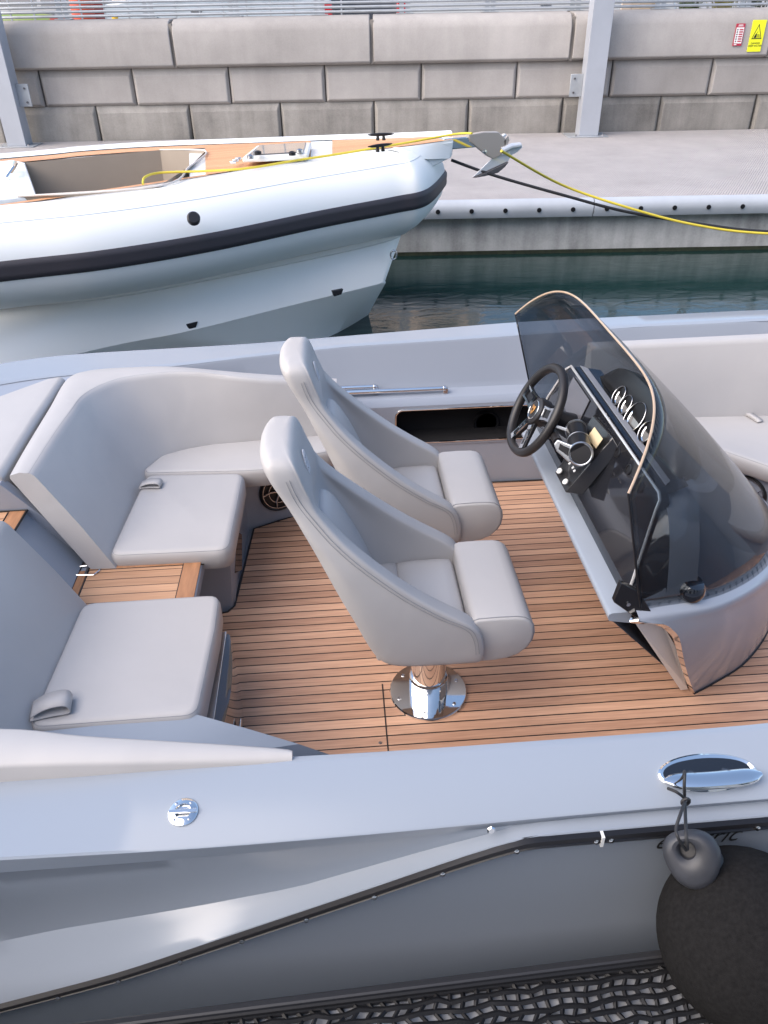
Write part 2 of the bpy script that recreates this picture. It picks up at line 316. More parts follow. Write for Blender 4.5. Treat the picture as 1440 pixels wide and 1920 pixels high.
# ---- piles
def pile(x0,x1,yy,side,label):
    o=empty('steel_pile',(0,0,0),label,'steel pile','steel piles standing against the block wall',rz=DR)
    w_=x1-x0; w_y=.24; s=MB(); t=.016
    # H section column: flanges facing the camera and the wall, web between
    s.box(x0,x1,yy,yy+t,DZ+.012,6.5); s.box(x0,x1,yy+w_y-t,yy+w_y,DZ+.012,6.5); s.box(x0+w_/2-t/2,x0+w_/2+t/2,yy+t,yy+w_y-t,DZ+.012,6.5)
    s.box(x0+.001,x0+t,yy+t,yy+w_y-t,DZ+.012,6.5) if side>0 else None
    s.box(x1-t,x1-.001,yy+t,yy+w_y-t,DZ+.012,6.5) if side<0 else None
    s.build('column',PILEM,o,bevel=.004,seg=2,sharp=30)
    MB().box(x0-.16,x1+.12,yy-.08,yy+w_y+.05,DZ+.001,DZ+.012).build('base_plate',GALV,o,bevel=.003,seg=1)
    bx=(x1,x1+.16) if side<0 else (x0-.16,x0)
    MB().box(bx[0],bx[1],yy+w_y*.5,yy+w_y*.5+.02,.98,1.24).build('wall_bracket',GALV,o,bevel=.003,seg=1)
    for dx in(-.05,x1-x0+.05): MB().rev([(.016,0),(.016,.012),(.011,.014),(.011,.024),(0,.026)],(x0+dx,yy-.05,DZ+.012),(0,0,1),6).build('bolt',STEEL,o)
    cx=sum(bx)/2+.03*(-side)
    for dz in(1.03,1.19): MB().rev([(.013,0),(.013,.016),(0,.018)],(cx,yy+w_y*.5,dz),(0,-1,0),6).build('bracket_bolt',DARKGREY,o)
    return o
p=atd(1086,249,11.22); q=atd(1122,249,11.22); pile(p.x,q.x,11.22,1,'grey steel pile against the wall, right of the two')
p=atd(12,266,11.22); q=atd(47,265,11.22); pile(p.x,q.x,11.22,-1,'grey steel pile at the far left end of the wall')
# ---- signs
def signplate(name,label,cat,px0,px1,py0,py1,mats):
    a=atd(px0,py1,WY-.112); b_=atd(px1,py0,WY-.112)
    o=empty(name,(0,0,0),label,cat,rz=DR)
    MB().box(a.x,b_.x,WY-.118,WY-.107,a.z,b_.z).build('sign_plate',mats,o,smooth=False)
    return o,a.x,b_.x,a.z,b_.z
YEL=pmat('sign_yellow',(.78,.80,.02),rough=.45); RED=pmat('sign_red',(.42,.03,.06),rough=.45); INK=pmat('sign_ink',(.01,.01,.01),rough=.5)
FR=basis((1,0,0),(0,0,1))
o,x0,x1,z0,z1=signplate('warning_sign','yellow danger deep water sign with a black triangle symbol on the coping','sign',1400,1438,37,97,YEL)
W_=x1-x0; H_=z1-z0; yy=WY-.1195
textmesh('lettering','DANGER\nDEEP WATER',W_*.17,INK,Vector(((x0+x1)/2,yy,z0+H_*.24)),FR,o,.0005)
tri=MB(); A=[(x0+W_*.5,z0+H_*.88),(x0+W_*.12,z0+H_*.40),(x0+W_*.88,z0+H_*.40)]
cx=sum(a[0] for a in A)/3; cz=sum(a[1] for a in A)/3
inn=[(cx+(a-cx)*.82,cz+(b_-cz)*.82) for a,b_ in A]
for i in range(3):
    j=(i+1)%3; tri.prism([(A[i][0],yy+.001,A[i][1]),(A[j][0],yy+.001,A[j][1]),(inn[j][0],yy+.001,inn[j][1]),(inn[i][0],yy+.001,inn[i][1])],(0,-.001,0))
ax=lambda u,v:(x0+W_*u,yy+.001,z0+H_*v)
tri.prism([ax(.26,.44),ax(.47,.44),ax(.47,.58),ax(.40,.58)],(0,-.001,0))
tri.prism([ax(.46,.60),ax(.53,.66),ax(.50,.60)],(0,-.001,0))
for k in range(4): tri.prism([ax(.50,.45+k*.03),ax(.76-k*.03,.45+k*.03),ax(.76-k*.03,.462+k*.03),ax(.50,.462+k*.03)],(0,-.001,0))
tri.build('symbol',INK,o,smooth=False)
o,x0,x1,z0,z1=signplate('notice_sign','small red bordered white notice with rows of red bars, left of the yellow sign','sign',1373,1398,44,86,RED)
W_=x1-x0; H_=z1-z0
ax=lambda u,v,d=0:(x0+W_*u,yy+.001-d,z0+H_*v)
MB().prism([ax(.07,.11),ax(.93,.11),ax(.93,.83),ax(.07,.83)],(0,-.001,0)).build('white_panel',WHITEPL,o,smooth=False)
rb=MB(); pk=MB()
for k in range(6):
    v=.70-k*.105; rb.prism([ax(.44,v,.0015),ax(.86,v,.0015),ax(.86,v+.06,.0015),ax(.44,v+.06,.0015)],(0,-.001,0)); pk.prism([ax(.14,v,.0015),ax(.30,v,.0015),ax(.32,v+.05,.0015),ax(.20,v+.07,.0015)],(0,-.001,0))
rb.build('red_bar',RED,o,smooth=False); pk.build('pictogram',DARKGREY,o,smooth=False)
wl=MB(); wl.prism([ax(.2,.88),ax(.8,.88),ax(.8,.90),ax(.2,.90)],(0,-.001,0)); wl.build('white_line',WHITEPL,o,smooth=False); wl=MB(); wl.prism([ax(.25,.92),ax(.75,.92),ax(.75,.95),ax(.25,.95)],(0,-.001,0)); wl.build('white_line',WHITEPL,o,smooth=False); wl=MB(); wl.prism([ax(.12,.035),ax(.42,.035),ax(.42,.075),ax(.12,.075)],(0,-.001,0))
wl.build('white_line',WHITEPL,o,smooth=False)
# ---- railing
rail=empty('quay_railing',(0,0,0),'galvanised tube railing along the top of the quay wall','railing',rz=DR)
RY=WY+.42
for z_ in(1.95,2.0,2.05,2.10,2.28,2.55,2.9): MB().cyl((-12,RY,z_),(14,RY,z_),.017 if z_<2.5 else .026,8).build('rail',GALV,rail)
post=None
for k in range(-11,13):
    x=.35+k*1.12
    if post is None:
        s=MB(); s.box(-.03,.03,-.006,.006,0,1.0); s.box(.05,.11,-.006,.006,0,1.0); s.box(-.07,.15,-.06,.06,0,.01); post=s.build('post',GALV,rail); post.location=(x,RY,1.915)
    else:
        c=post.copy(); COL.objects.link(c); c.parent=rail; c.location=(x,RY,1.915)
ba=MB()
for k in range(26): ba.box(-8.2+k*.31,-8.18+k*.31,RY-.008,RY+.008,1.915,2.9)
ba.build('baluster',GALV,rail,smooth=False)['kind']='stuff'
# ---- parked vehicles beyond the railing
def car(x,y,col,label,kind='car',flip=1,L_=4.5,W2=.92):
    o=empty('parked_car' if kind!='pickup' else 'pickup_truck',(0,0,0),label,'car' if kind!='pickup' else 'pickup truck','vehicles parked behind the railing',rz=DR)
    P=pmat('car_paint',col,rough=.2,coat=1)
    h=L_/2
    if kind=='pickup': top=[(-h,.55),(-h,1.02),(-.35,1.05),(-.25,1.70),(.75,1.72),(1.35,1.12),(h-.1,1.05),(h,.8),(h,.5)]
    elif kind=='suv': top=[(-h,.5),(-h+.02,1.0),(-h+.25,1.62),(-.2,1.70),(.75,1.62),(1.35,1.08),(h-.1,.95),(h,.7),(h,.45)]
    else: top=[(-h,.5),(-h+.05,.92),(-h+.55,1.0),(-1.0,1.38),(.1,1.45),(1.05,1.0),(h-.15,.82),(h,.6),(h,.4)]
    arch=[]
    for cx in(h-.85,-h+.9):
        arch+=[(cx+.38*math.cos(a),.33+.38*math.sin(a)) for a in[math.pi*k/8 for k in range(9)]]
    poly=top+[(h-.05,.28)]+arch+[(-h+.05,.28)]
    body=MB(); G=1.05
    def P3(px,pz,s): 
        t=max(0,min(1,(pz-.95)/.7)); return Vector((x+flip*px,y+s*(W2-.18*t),G+pz))
    body.loft([[P3(a,b_,-1) for a,b_ in poly],[P3(a,b_,1) for a,b_ in poly]])
    body.build('body',P,o,bevel=.04,seg=2)
    gl=MB(); wz0,wz1=1.07,1.5
    segs={'pickup':[(-.15,.35),(.42,1.0)],'suv':[(-1.75,-.95),(-.88,.05),(.12,.95)],'car':[(-.95,-.05),(.03,.85)]}[kind]
    if kind=='car': wz0,wz1=.98,1.3
    for a,b_ in segs:
        q=[(a,wz0),(b_,wz0),(b_-.18 if b_>.6 else b_,wz1),(a+(.12 if a<-.9 else 0),wz1)]
        for s in(-1,1): gl.prism([P3(u,v,s)+Vector((0,s*.004,0)) for u,v in q],(0,s*.004,0))
    gl.build('window',GLOSSBLACK,o)
    wh=None
    for cx in(h-.85,-h+.9):
        for s in(-1,1):
            if wh is None:
                wb=MB(); wb.rev([(.22,.10),(.31,.11),(.335,.06),(.335,-.06),(.31,-.11),(.22,-.10)],(0,0,0),(0,1,0),28); wh=wb.build('wheel',RUBBER,o); rm=MB(); rm.rev([(.21,.085),(.20,.10),(.05,.09),(.0,.1)],(0,0,0),(0,-1,0),10); rr=rm.build('rim',STEEL,wh); wh.location=(x+flip*cx,y+s*(W2-.1),G+.335)
            else:
                c=wh.copy(); COL.objects.link(c); c.parent=o; c.location=(x+flip*cx,y+s*(W2-.1),G+.335); d=rr.copy(); COL.objects.link(d); d.parent=c
                if s>0: d.rotation_euler=(0,0,math.pi)
    rl=MB(); rl.box(x-flip*(h-.10)-.12,x-flip*(h-.10)+.09,y-W2-.012,y-W2+.25,G+.72,G+.98); rl.build('tail_light',pmat('tail_red',(.45,.01,.02),rough=.15,coat=1),o,bevel=.02)
    hl=MB(); hl.box(x+flip*(h-.16)-.16,x+flip*(h-.16)+.10,y-W2-.004,y-W2+.3,G+.62,G+.78); hl.build('headlight',WHITEPL,o,bevel=.02)
    dh=MB(); dh.box(x+flip*.15-.1,x+flip*.15+.1,y-W2-.025,y-W2-.003,G+.86,G+.89); dh.build('door_handle',STEEL,o)
CY=17.5
cxp=lambda px:atd(px,20,CY).x
car(cxp(1000),CY+.5,(0.45,0.46,0.46),'white pickup truck behind the railing, just left of the right pile','pickup',1,5.2)
car(cxp(395),CY+.3,(0.37,0.41,0.43),'pale blue silver estate car parked left of the middle of the railing','suv',-1,4.7)
car(cxp(640),CY+1.2,(.05,.05,.06),'black saloon car parked behind the middle of the railing','car',1,4.5)
car(cxp(80),CY+.8,(0.43,0.42,0.41),'white saloon car behind the left end of the railing','car',1,4.6)
car(cxp(770),CY+5,(0.34,0.34,0.35),'silver van like car farther back between the black saloon and the pickup','suv',1,4.8)
# small things on the far quay
ky=empty('kayak',(0,0,0),'green and red kayak lying on the quay behind the left railing','kayak',rz=DR)
k0=atd(62,33,14.0); k1=atd(136,33,14.0); kr=[]
for i in range(13):
    t=i/12; x=lerp(k0.x-1.2,k1.x,t); hh=.02+.17*math.sin(math.pi*min(1,max(0,t)))**.6*(1 if t<.9 else 1); kr.append([Vector((x,14+hh*1.3*math.cos(a),1.60+.25+ (hh*.75)*math.sin(a))) for a in[2*math.pi*k/14 for k in range(14)]])
kb=MB(); kb.loft(kr); mgr=pmat('kayak_green',(.22,.30,.06),rough=.3); mrd=pmat('kayak_red',(.40,.05,.03),rough=.3)
kb.build('hull',None,ky,mats=[mgr,mrd],fm=lambda p:1 if p.center.x>lerp(k0.x,k1.x,.55) else 0)
MB().box(k0.x-1.0,k1.x-.2,13.8,14.2,1.05,1.74).build('cradle',DARKGREY,ky)
def crate_thing(name,label,cat,px,py,d,w_,h_,zt,col):
    a=atd(px,py,d); o=empty(name,(0,0,0),label,cat,rz=DR); M_=pmat(name+'_colour',col,rough=.5)
    s=MB(); s.rev([(w_*.42,0),(w_*.5,.02),(w_*.46,h_*.5),(w_*.5,h_*.93),(w_*.44,h_)],(a.x,d,zt-h_),(0,0,1),20); s.build('body',M_,o)
    s=MB(); s.rev([(w_*.2,0),(w_*.2,.05),(w_*.1,.06),(0,.06)],(a.x,d,zt-.0005),(0,0,1),16); s.build('cap',M_,o)
crate_thing('gas_bottle','orange red cylinder standing behind the railing, left one','cylinder',152,5,14.6,.36,1.3,2.2,(.55,.06,.02))
crate_thing('water_drum','dull red drum standing behind the railing, right of the orange cylinder','drum',176,5,15.0,.30,1.3,2.2,(.35,.03,.02))
crate_thing('buoy','yellow mooring buoy on the ground behind the railing','buoy',215,30,14.4,.24,.8,1.88,(.65,.45,.03))
# timber boards leaning
for i,(px,ww) in enumerate(((1163,.16),(1185,.12),(1210,.24),(1232,.14))):
    a=atd(px,20,15.0); o=empty('timber_board',(a.x,15.0,1.05),['narrow pale board on end, nearest the right pile','slimmest board on end, second from the pile','widest beige board on end behind the railing','darkest board on end, farthest from the pile'][i],'board','timber boards stood on end right of the pile',rz=0)
    o.parent=None; o.matrix_world=Matrix.Rotation(DR,4,'Z')@Matrix.Translation((a.x,15.0,1.05))@Matrix.Rotation(R(6-3*i),4,'Y')
    MB().box(-ww/2,ww/2,-.03,.03,0,1.6).build('plank',pmat('board_%d'%i,(.50-.05*i,.40-.04*i,.31-.04*i),rough=.7,var=.1,vscale=3),o,bevel=.006)
    MB().box(-ww/2-.004,ww/2+.004,-.034,.034,1.52,1.6).build('end_band',DARKGREY,o)
def potplant(px,d,label,w_,col,potc,seed):
    a=atd(px,20,d); o=empty('potted_plant',(0,0,0),label,'potted plant','potted plants behind the railing',rz=DR); rnd=random.Random(seed)
    s=MB(); s.rev([(w_*.36,0),(w_*.5,.5),(w_*.54,.52),(w_*.54,.6),(w_*.46,.6),(w_*.44,.55),(0,.54)],(a.x,d,1.25),(0,0,1),24); s.build('pot',pmat('pot%d'%seed,potc,rough=.7,var=.15),o)
    l=MB()
    for k in range(70):
        an=rnd.uniform(0,6.28); r_=rnd.uniform(.02,w_*.3); b0=Vector((a.x+r_*math.cos(an),d+r_*math.sin(an),1.79)); hgt=rnd.uniform(.25,.8); out=rnd.uniform(.1,.5)
        dv=Vector((math.cos(an),math.sin(an),0)); sd_=Vector((-dv.y,dv.x,0))*rnd.uniform(.008,.02)
        pp=[b0+dv*(out*t*t)+UP*(hgt*t*(1.2-.4*t)) for t in(0,.35,.7,1)]
        l.loft([[p_-sd_*(1-i*.3),p_+sd_*(1-i*.3)] for i,p_ in enumerate(pp)],closed=False,cap=False)
    l.build('leaves',pmat('leaf%d'%seed,col,rough=.5,var=.3),o)
potplant(1290,14.2,'spiky dark green plant in a brown pot, left of the two pots',.6,(.07,.10,.03),(.20,.09,.05),1)
potplant(1352,14.4,'spiky yellow green plant in a pale wide pot, right of the two pots',.7,(.22,.20,.04),(.40,.28,.2),2)
potplant(1405,14.9,'dark bushy plant in a black tub behind the signs',.8,(.05,.06,.03),(.03,.03,.03),3)
# ---- building beyond (seen mirrored in the water)
bl=empty('apartment_building',(0,0,0),'beige waterfront building beyond the car park, mirrored in the water','building',rz=DR)
s=MB(); s.box(-14,4.6,34,48,1.05,22); s.build('wall',pmat('beige_render',(.86,.68,.55),rough=.8,var=.05),bl,smooth=False)
for fl_ in range(5):
    for k in range(6):
        xx=-12.6+k*2.9; z_=3+fl_*3.8
        f_=MB().box(xx,xx+1.5,33.95,34.02,z_,z_+1.9).build('window',GLOSSBLACK,bl,smooth=False)
        if fl_>0: MB().box(xx-.3,xx+1.8,33.0,33.94,z_-.25,z_-.1).build('sill',WHITEPL,f_,smooth=False)
MB().box(-14.4,5,33.6,48.4,22.003,22.6).build('roof',pmat('roof_grey',(.4,.37,.33),rough=.8),bl,smooth=False)
# building added unseen behind the viewer: shades the near berth, shows in polished fittings
ho=empty('added_shade_building',(0,0,0),'pale building added behind the near pontoon, out of frame, to shade the near berth','building',rz=DR)
MB().box(-16,15,-12,-5.2,-.5,5.6).build('wall',pmat('shade_building_render',(.66,.64,.61),rough=.8,var=.05),ho,smooth=False)
for k in range(9): 
    f_=MB().box(-14.5+k*3.3,-12.9+k*3.3,-5.19,-5.15,1.4,4.2).build('window',GLOSSBLACK,ho,smooth=False); MB().box(-14.6+k*3.3,-12.8+k*3.3,-5.2,-5.05,1.3,1.38).build('sill',WHITEPL,f_,smooth=False)
MB().box(-16.4,15.4,-12.3,-4.9,5.603,5.85).build('roof',pmat('shade_building_roof',(.35,.33,.30),rough=.8),ho,smooth=False)
# ================================================================== RIGID INFLATABLE BOAT
rib=empty('inflatable_boat',(-1.0,5.2,0),'white rigid inflatable boat with teak deck moored bow-on at the far pontoon','boat')
RO=Vector((-1.0,5.2,0))
def toR(v): return [Vector(p)-RO for p in v]
# strake line (outermost edge of tube) by picture position
sk=[at(px,py,z=z) for px,py,z in((0,508,.93),(200,485,.935),(400,452,.945),(600,410,.965),(740,383,.985),(800,369,1.0))]
d0=(sk[1]-sk[0]).normalized(); pre=[sk[0]-d0*3.0,sk[0]-d0*1.5]
bowp=[Vector((.835,5.83,1.005)),Vector((.86,6.02,1.005)),Vector((.80,6.22,.98)),Vector((.60,6.40,.93)),Vector((.25,6.62,.86)),Vector((-.6,6.92,.80)),Vector((-2.2,7.0,.76)),Vector((-4.4,6.5,.72))]
SK=cr(pre+sk+bowp,10)
TR=.27
def tube_rings(path,r,flip=1):
    rings=[];m=len(path)
    for i,p in enumerate(path):
        t=(path[min(i+1,m-1)]-path[max(i-1,0)]); t.z=0; t.normalize(); nrm=Vector((-t.y,t.x,0))   # inward (left of travel)
        c=p+nrm*r
        rings.append([c-nrm*(r*math.cos(a)*(1 if math.cos(a)>0 else .3))+UP*(r*math.sin(a)) for a in[2*math.pi*k/28 for k in range(28)]])
    return rings
mb=MB(); mb.loft(tube_rings(SK,TR)); mb.v=toR(mb.v); tubeo=mb.build('tube',HYPALON,rib)
# black strake, profiled band on the outside
def band(path,a0,a1,h,r=TR,n=7):
    rings=[];m=len(path)
    for i,p in enumerate(path):
        t=(path[min(i+1,m-1)]-path[max(i-1,0)]); t.z=0; t.normalize(); nrm=Vector((-t.y,t.x,0)); c=p+nrm*r; ring=[]
        for k in range(n):
            a=lerp(a0,a1,k/(n-1)); hh=h*(1 if 0<k<n-1 else .3); 
            if k==n//2: hh*=.8
            ring.append(c-nrm*((r+hh)*math.cos(a))+UP*((r+hh)*math.sin(a)))
        for k in range(n-1,-1,-1):
            a=lerp(a0,a1,k/(n-1)); ring.append(c-nrm*((r-.004)*math.cos(a))+UP*((r-.004)*math.sin(a)))
        rings.append(ring)
    return rings
mb=MB(); mb.loft(band(SK,R(-12),R(10),.014)); mb.v=toR(mb.v); mb.build('rub_strake',STRAKE,rib,sharp=40)
mb=MB(); mb.loft(band(SK,R(52),R(53.2),.003,n=3)); mb.v=toR(mb.v); mb.build('tube_seam',pmat('tube_seam_grey',(.55,.60,.63),rough=.5),rib)
# deck edge line
dk=[at(px,py,z=1.15+.15*(px/850)**1.5) for px,py in((0,388),(150,366),(290,345),(480,315),(620,290),(760,274),(850,261))]
dd=(dk[1]-dk[0]).normalized(); dk=[dk[0]-dd*3]+dk
dz=[p.z for p in dk]
fe=[at(px,py,z=1.15+.15*(px/850)**1.5+.01) for px,py in((0,297),(150,283),(290,274),(480,267),(620,262),(760,258),(850,254))]
fe=[fe[0]-Vector((3,1.1,0))]+fe
DK=cr(dk,6); FE=cr(fe,6)
# shoulder between tube and deck: white moulding lofted from tube inner top to deck edge
tin=[]
N=len(DK)
def nearest(path,p): return min(path,key=lambda q:(q-p).xy.length)
def tube_point(p,ang):   # point on tube surface at angle ang next to deck point
    best=min(range(len(SK)-60),key=lambda i:(SK[i]-p).xy.length)
    a,b_=SK[max(best-1,0)],SK[best+1]; t=(b_-a); t.z=0; t.normalize(); nrm=Vector((-t.y,t.x,0)); c=SK[best]+nrm*TR
    return c-nrm*(TR*math.cos(ang))+UP*(TR*math.sin(ang))
rg=[]
for i,p in enumerate(DK):
    tp=tube_point(p,R(62)) if i<N-7 else None
    if tp is None: tp=lerp(rg[N-8][0],DK[-1]+Vector((-.02,-.0,-.10)),(i-(N-8))/7)
    mid=lerp(tp,p,.5)+UP*.012
    rg.append([tp-UP*.02,lerp(tp,p,.12)+UP*.0,mid,lerp(tp,p,.82)+UP*.003,p+Vector((0,0,-.003))])
mb=MB(); mb.loft(rg,closed=False,cap=False); mb.v=toR(mb.v); mb.build('gunwale_moulding',WHITE,rib,sharp=60)
# far side moulding
rg=[]
for i,p in enumerate(FE): rg.append([p+Vector((0,0,.0)),p+Vector((-.01,.05,.025)),p+Vector((-.02,.10,.0)),p+Vector((-.03,.16,-.14))])
mb=MB(); mb.loft(rg,closed=False,cap=False); mb.v=toR(mb.v); mb.build('far_gunwale_moulding',WHITE,rib,sharp=60)
# prow block: white stem above the tube running to the tip
tipa=DK[-1]; tipb=FE[-1]
pr=[]
for t in[0,.25,.5,.75,1]:
    i=int(lerp(N-16,N-1,t)); a=DK[i]; b_=FE[i]; low=lerp(1.0,1.10,t); 
    zl=lerp(.98,1.19,t**1.5); pr.append([a+Vector((0,-.004,-.014)),Vector((a.x-.004,a.y+.01,zl)),Vector((a.x-.05,(a.y+b_.y)/2,zl-.03)),Vector((b_.x,b_.y,zl)),b_-UP*.014])
mb=MB(); mb.loft(pr); mb.v=toR(mb.v); mb.build('prow',WHITE,rib,bevel=.006)
# deck with cockpit opening (teak)
def frac(path,t): k=t*(len(path)-1); i=min(int(k),len(path)-2); return lerp(path[i],path[i+1],k-i)
ck=[at(68,366,z=1.17),at(300,348,z=1.2),at(385,283,z=1.215),at(300,281,z=1.2),at(47,305,z=1.17)]
def strip(name,A,B,mat,par,z=0,n=40,t0=0,t1=1,u0=0,u1=1):
    rings=[]
    for i in range(n+1):
        t=lerp(t0,t1,i/n); a=frac(A,t); b_=frac(B,t); rings.append([lerp(a,b_,u0)+UP*z,lerp(a,b_,lerp(u0,u1,.5))+UP*(z),lerp(a,b_,u1)+UP*z])
    mb=MB(); mb.loft(rings,closed=False,cap=False); mb.v=toR(mb.v); return mb.build(name,mat,par,smooth=False)
# index on DK for given pixel x: segments: extra, 0,150,290,480,620,760,850 -> t=(k)/7
T=lambda k:k/7
base=strip('deck_moulding',DK,FE,WHITE,rib,-.006,60,T(3.35),1)
strip('teak_foredeck',DK,FE,TEAKRIB,rib,0,40,T(3.5),T(4.72),.03,.97)
strip('teak_bow_pad',DK,FE,TEAKRIB,rib,0,20,T(5.02),T(6.95),.03,.97)
strip('teak_side_deck',DK,FE,TEAKRIB,rib,.0,50,0,T(3.5),.012,.042)
strip('far_side_deck',DK,FE,TEAKRIB,rib,.0,50,0,T(3.5),.86,.97)
strip('side_moulding',DK,FE,WHITE,rib,-.008,50,0,T(3.4),0,.048)
strip('far_moulding',DK,FE,WHITE,rib,-.008,50,0,T(3.4),.82,1)
# cockpit well: tan walls
cw=[ck[0]+Vector((-.1,-.02,0)),ck[1],lerp(ck[1],ck[2],.5)+Vector((.03,0,0)),ck[2],ck[3],ck[4]]
cwr=[[p+UP*0 for p in cw],[lerp(p,sum(cw,Vector())/6,.10)-UP*.55 for p in cw]]
mb=MB(); mb.loft(cwr,cap=False); mb.add(cwr[1],[(0,1,2,3,4,5)]); mb.v=toR(mb.v); mb.build('cockpit_liner',TAN,rib,smooth=False)
mb=MB(); mb.tube(cr([cw[0],cw[1],cw[2],cw[3],cw[4]],6),.006,8); mb.v=toR(mb.v); mb.build('cockpit_trim',pmat('trim_cream',(.6,.55,.5),rough=.5),rib)
# aft seat moulding (white) at left
sm=[at(-60,380,z=1.16),at(68,366,z=1.17),at(47,305,z=1.17),at(25,300,z=1.165),at(0,303,z=1.16),at(-60,308,z=1.16)]
mb=MB(); mb.prism([p+UP*.002 for p in sm],(0,0,-.5)); mb.v=toR(mb.v); mb.build('console_seat_base',WHITE,rib,bevel=.01)
mb=MB(); a=at(18,320,z=1.18); mb.tube([a+Vector((0,0,0)),a+Vector((.06,-.03,.05)),a+Vector((.10,-.2,.05)),a+Vector((.06,-.25,0))],.016,8); mb.v=toR(mb.v); mb.build('grab_handle',CHROME,rib)
# hatch
h4=[at(455,306,z=1.235),at(578,299,z=1.245),at(584,277,z=1.245),at(482,283,z=1.235)]
mb=MB(); mb.prism(h4,(0,0,.035)); mb.v=toR(mb.v); hf=mb.build('hatch_frame',WHITEPL,rib,bevel=.012)
hc=sum(h4,Vector())/4; mb=MB(); mb.prism([lerp(p,hc,.16)+UP*.036 for p in h4],(0,0,.006)); mb.v=toR(mb.v); mb.build('hatch_pane',pmat('hatch_acrylic',(.10,.095,.09),rough=.1,coat=1),hf,bevel=.004)
for px,py in((470,297),(484,290),(548,291),(562,286)):
    a=at(px,py,z=1.285)-RO; MB().rev([(.022,0),(.022,.018),(.010,.024),(0,.024)],a,(0,0,1),14).build('hatch_knob',BLACK if px in(484,548) else STEEL,hf)
a=at(440,308,z=1.235)-RO
for k in range(3): MB().box(a.x-.03+.04*k*.3,a.x+.01+.04*k*.3,a.y+.06*k,a.y+.06*k+.035,a.z,a.z+.018).build('hatch_hinge',CHROME,rib,bevel=.004)
# cleats
def cleat(p,ang,mat,par,s=1,name='cleat'):
    u=Vector((math.cos(ang),math.sin(ang),0)); v_=Vector((-u.y,u.x,0)); mb=MB(); p=Vector(p)
    for k in(-1,1): mb.tube([p+u*(.03*k*s),p+u*(.028*k*s)+UP*.045*s],[.018*s,.013*s],10)
    mb.tube([p-u*.13*s+UP*.052*s,p-u*.09*s+UP*.050*s,p-u*.03*s+UP*.05*s,p+u*.03*s+UP*.05*s,p+u*.09*s+UP*.05*s,p+u*.13*s+UP*.052*s],[.004*s,.011*s,.015*s,.015*s,.011*s,.004*s],10)
    return mb.build(name,mat,par)
cleat(at(714,263,z=1.30)-RO,R(5),BLACK,rib,.7); cleat(at(713,284,z=1.29)-RO,R(30),BLACK,rib,.7)
# bow roller and anchor
mb=MB(); a=at(848,264,z=1.29); 
tipdir=Vector((.95,.30,0)).normalized(); sidev=Vector((-tipdir.y,tipdir.x,0))
mb.obox(a+tipdir*.07+sidev*.06-UP*.02,tipdir*.13,sidev*.05,UP*.035); mb.v=toR(mb.v); mb.build('bow_roller_plate',CHROME,rib,bevel=.006)
ANCH=pmat('anchor_steel',(.46,.41,.37),rough=.3,metal=.35); ANW=pmat('anchor_bright',(.80,.81,.82),rough=.15,metal=.4)
def flat(pts,th,mat,name,bev=.004):   # picture outline in the vertical plane of the roller
    P=[]
    for px,py in pts:
        r=ray(px,py); t=(a+sidev*.02-C0).dot(sidev)/r.dot(sidev) ; P.append(C0+r*t)
    mb=MB(); mb.prism([p-sidev*th/2 for p in P],sidev*th); mb.v=toR(mb.v); return mb.build(name,mat,rib,bevel=bev,sharp=30)
flat([(876,252),(905,247),(932,247),(948,262),(930,274),(942,262),(950,252),(953,262),(944,280),(934,292),(922,297),(912,292),(893,276),(880,266)],.045,ANCH,'anchor_cheek')
mb=MB()
def apl(px,py,off): 
    r=ray(px,py); t=(a+sidev*off-C0).dot(sidev)/r.dot(sidev); return C0+r*t
flat([(884,333),(908,310),(932,288),(948,276),(962,270),(977,269),(979,276),(969,285),(958,291),(952,302)],.016,ANW,'anchor_fluke',.003)
flat([(886,333),(951,303),(944,312),(931,323),(908,329)],.05,DARKGREY,'fluke_underside_shade',.003)  # dark grey stands in for the shade under the bright fluke
flat([(930,262),(946,250),(953,260),(948,275),(956,290),(938,292),(928,280)],.03,ANW,'anchor_shackle',.004)
F3=apl(975,272,.0); F4=apl(940,283,.0)
mb=MB(); mb.tube([F4,lerp(F4,F3,.5)+UP*.01,F3],[.024,.02,.018],10); mb.v=toR(mb.v); mb.build('anchor_shank',ANW,rib)
mb=MB(); p_=apl(908,284,-.035); mb.rev([(.013,0),(.013,.012),(0,.014)],p_-sidev*.0,-sidev,12); mb.v=toR(mb.v); mb.build('anchor_pin',CHROME,rib)
# lower hull
l1=[(0,575,.62),(200,557,.62),(400,521,.63),(600,480,.66),(720,452,.70),(752,440,.72)]
l2=[(-300,780,.27),(175,660,.31),(350,625,.33),(550,575,.37),(700,538,.41),(722,530,.42)]
w0=[(-.9,5.05,0),(-.34,5.27,0),(0,5.56,0),(.28,5.96,0)]
Lc=cr([at(*p[:2],z=p[2]) for p in l1],8); Ld=cr([at(*p[:2],z=p[2]) for p in l2],8); Lw=cr([(-3.6,4.3,0)]+w0,8)
def addpre(L,dx): d=(L[3]-L[0]).normalized(); return [L[0]-d*3.0]+L
Lc=addpre(Lc,0); Ld=addpre(Ld,0)
rings=[]
for i in range(61):
    t=i/60; c=frac(Lc,t); d=frac(Ld,t); w_=frac(Lw,t)
    top=c+Vector((.03,.12,.16)); rings.append([top,c+Vector((.01,.03,.045)),c+Vector((0,-.012,.03)),c+Vector((0,-.012,.0)),c+Vector((.0,.03,-.02)),lerp(c,d,.5)+Vector((0,.01,0)),d+UP*.012,d+Vector((.006,.012,-.004)),lerp(d,w_,.5),w_,w_+Vector((.03,.15,-.3))])
mb=MB(); mb.loft(rings,closed=False,cap=False)
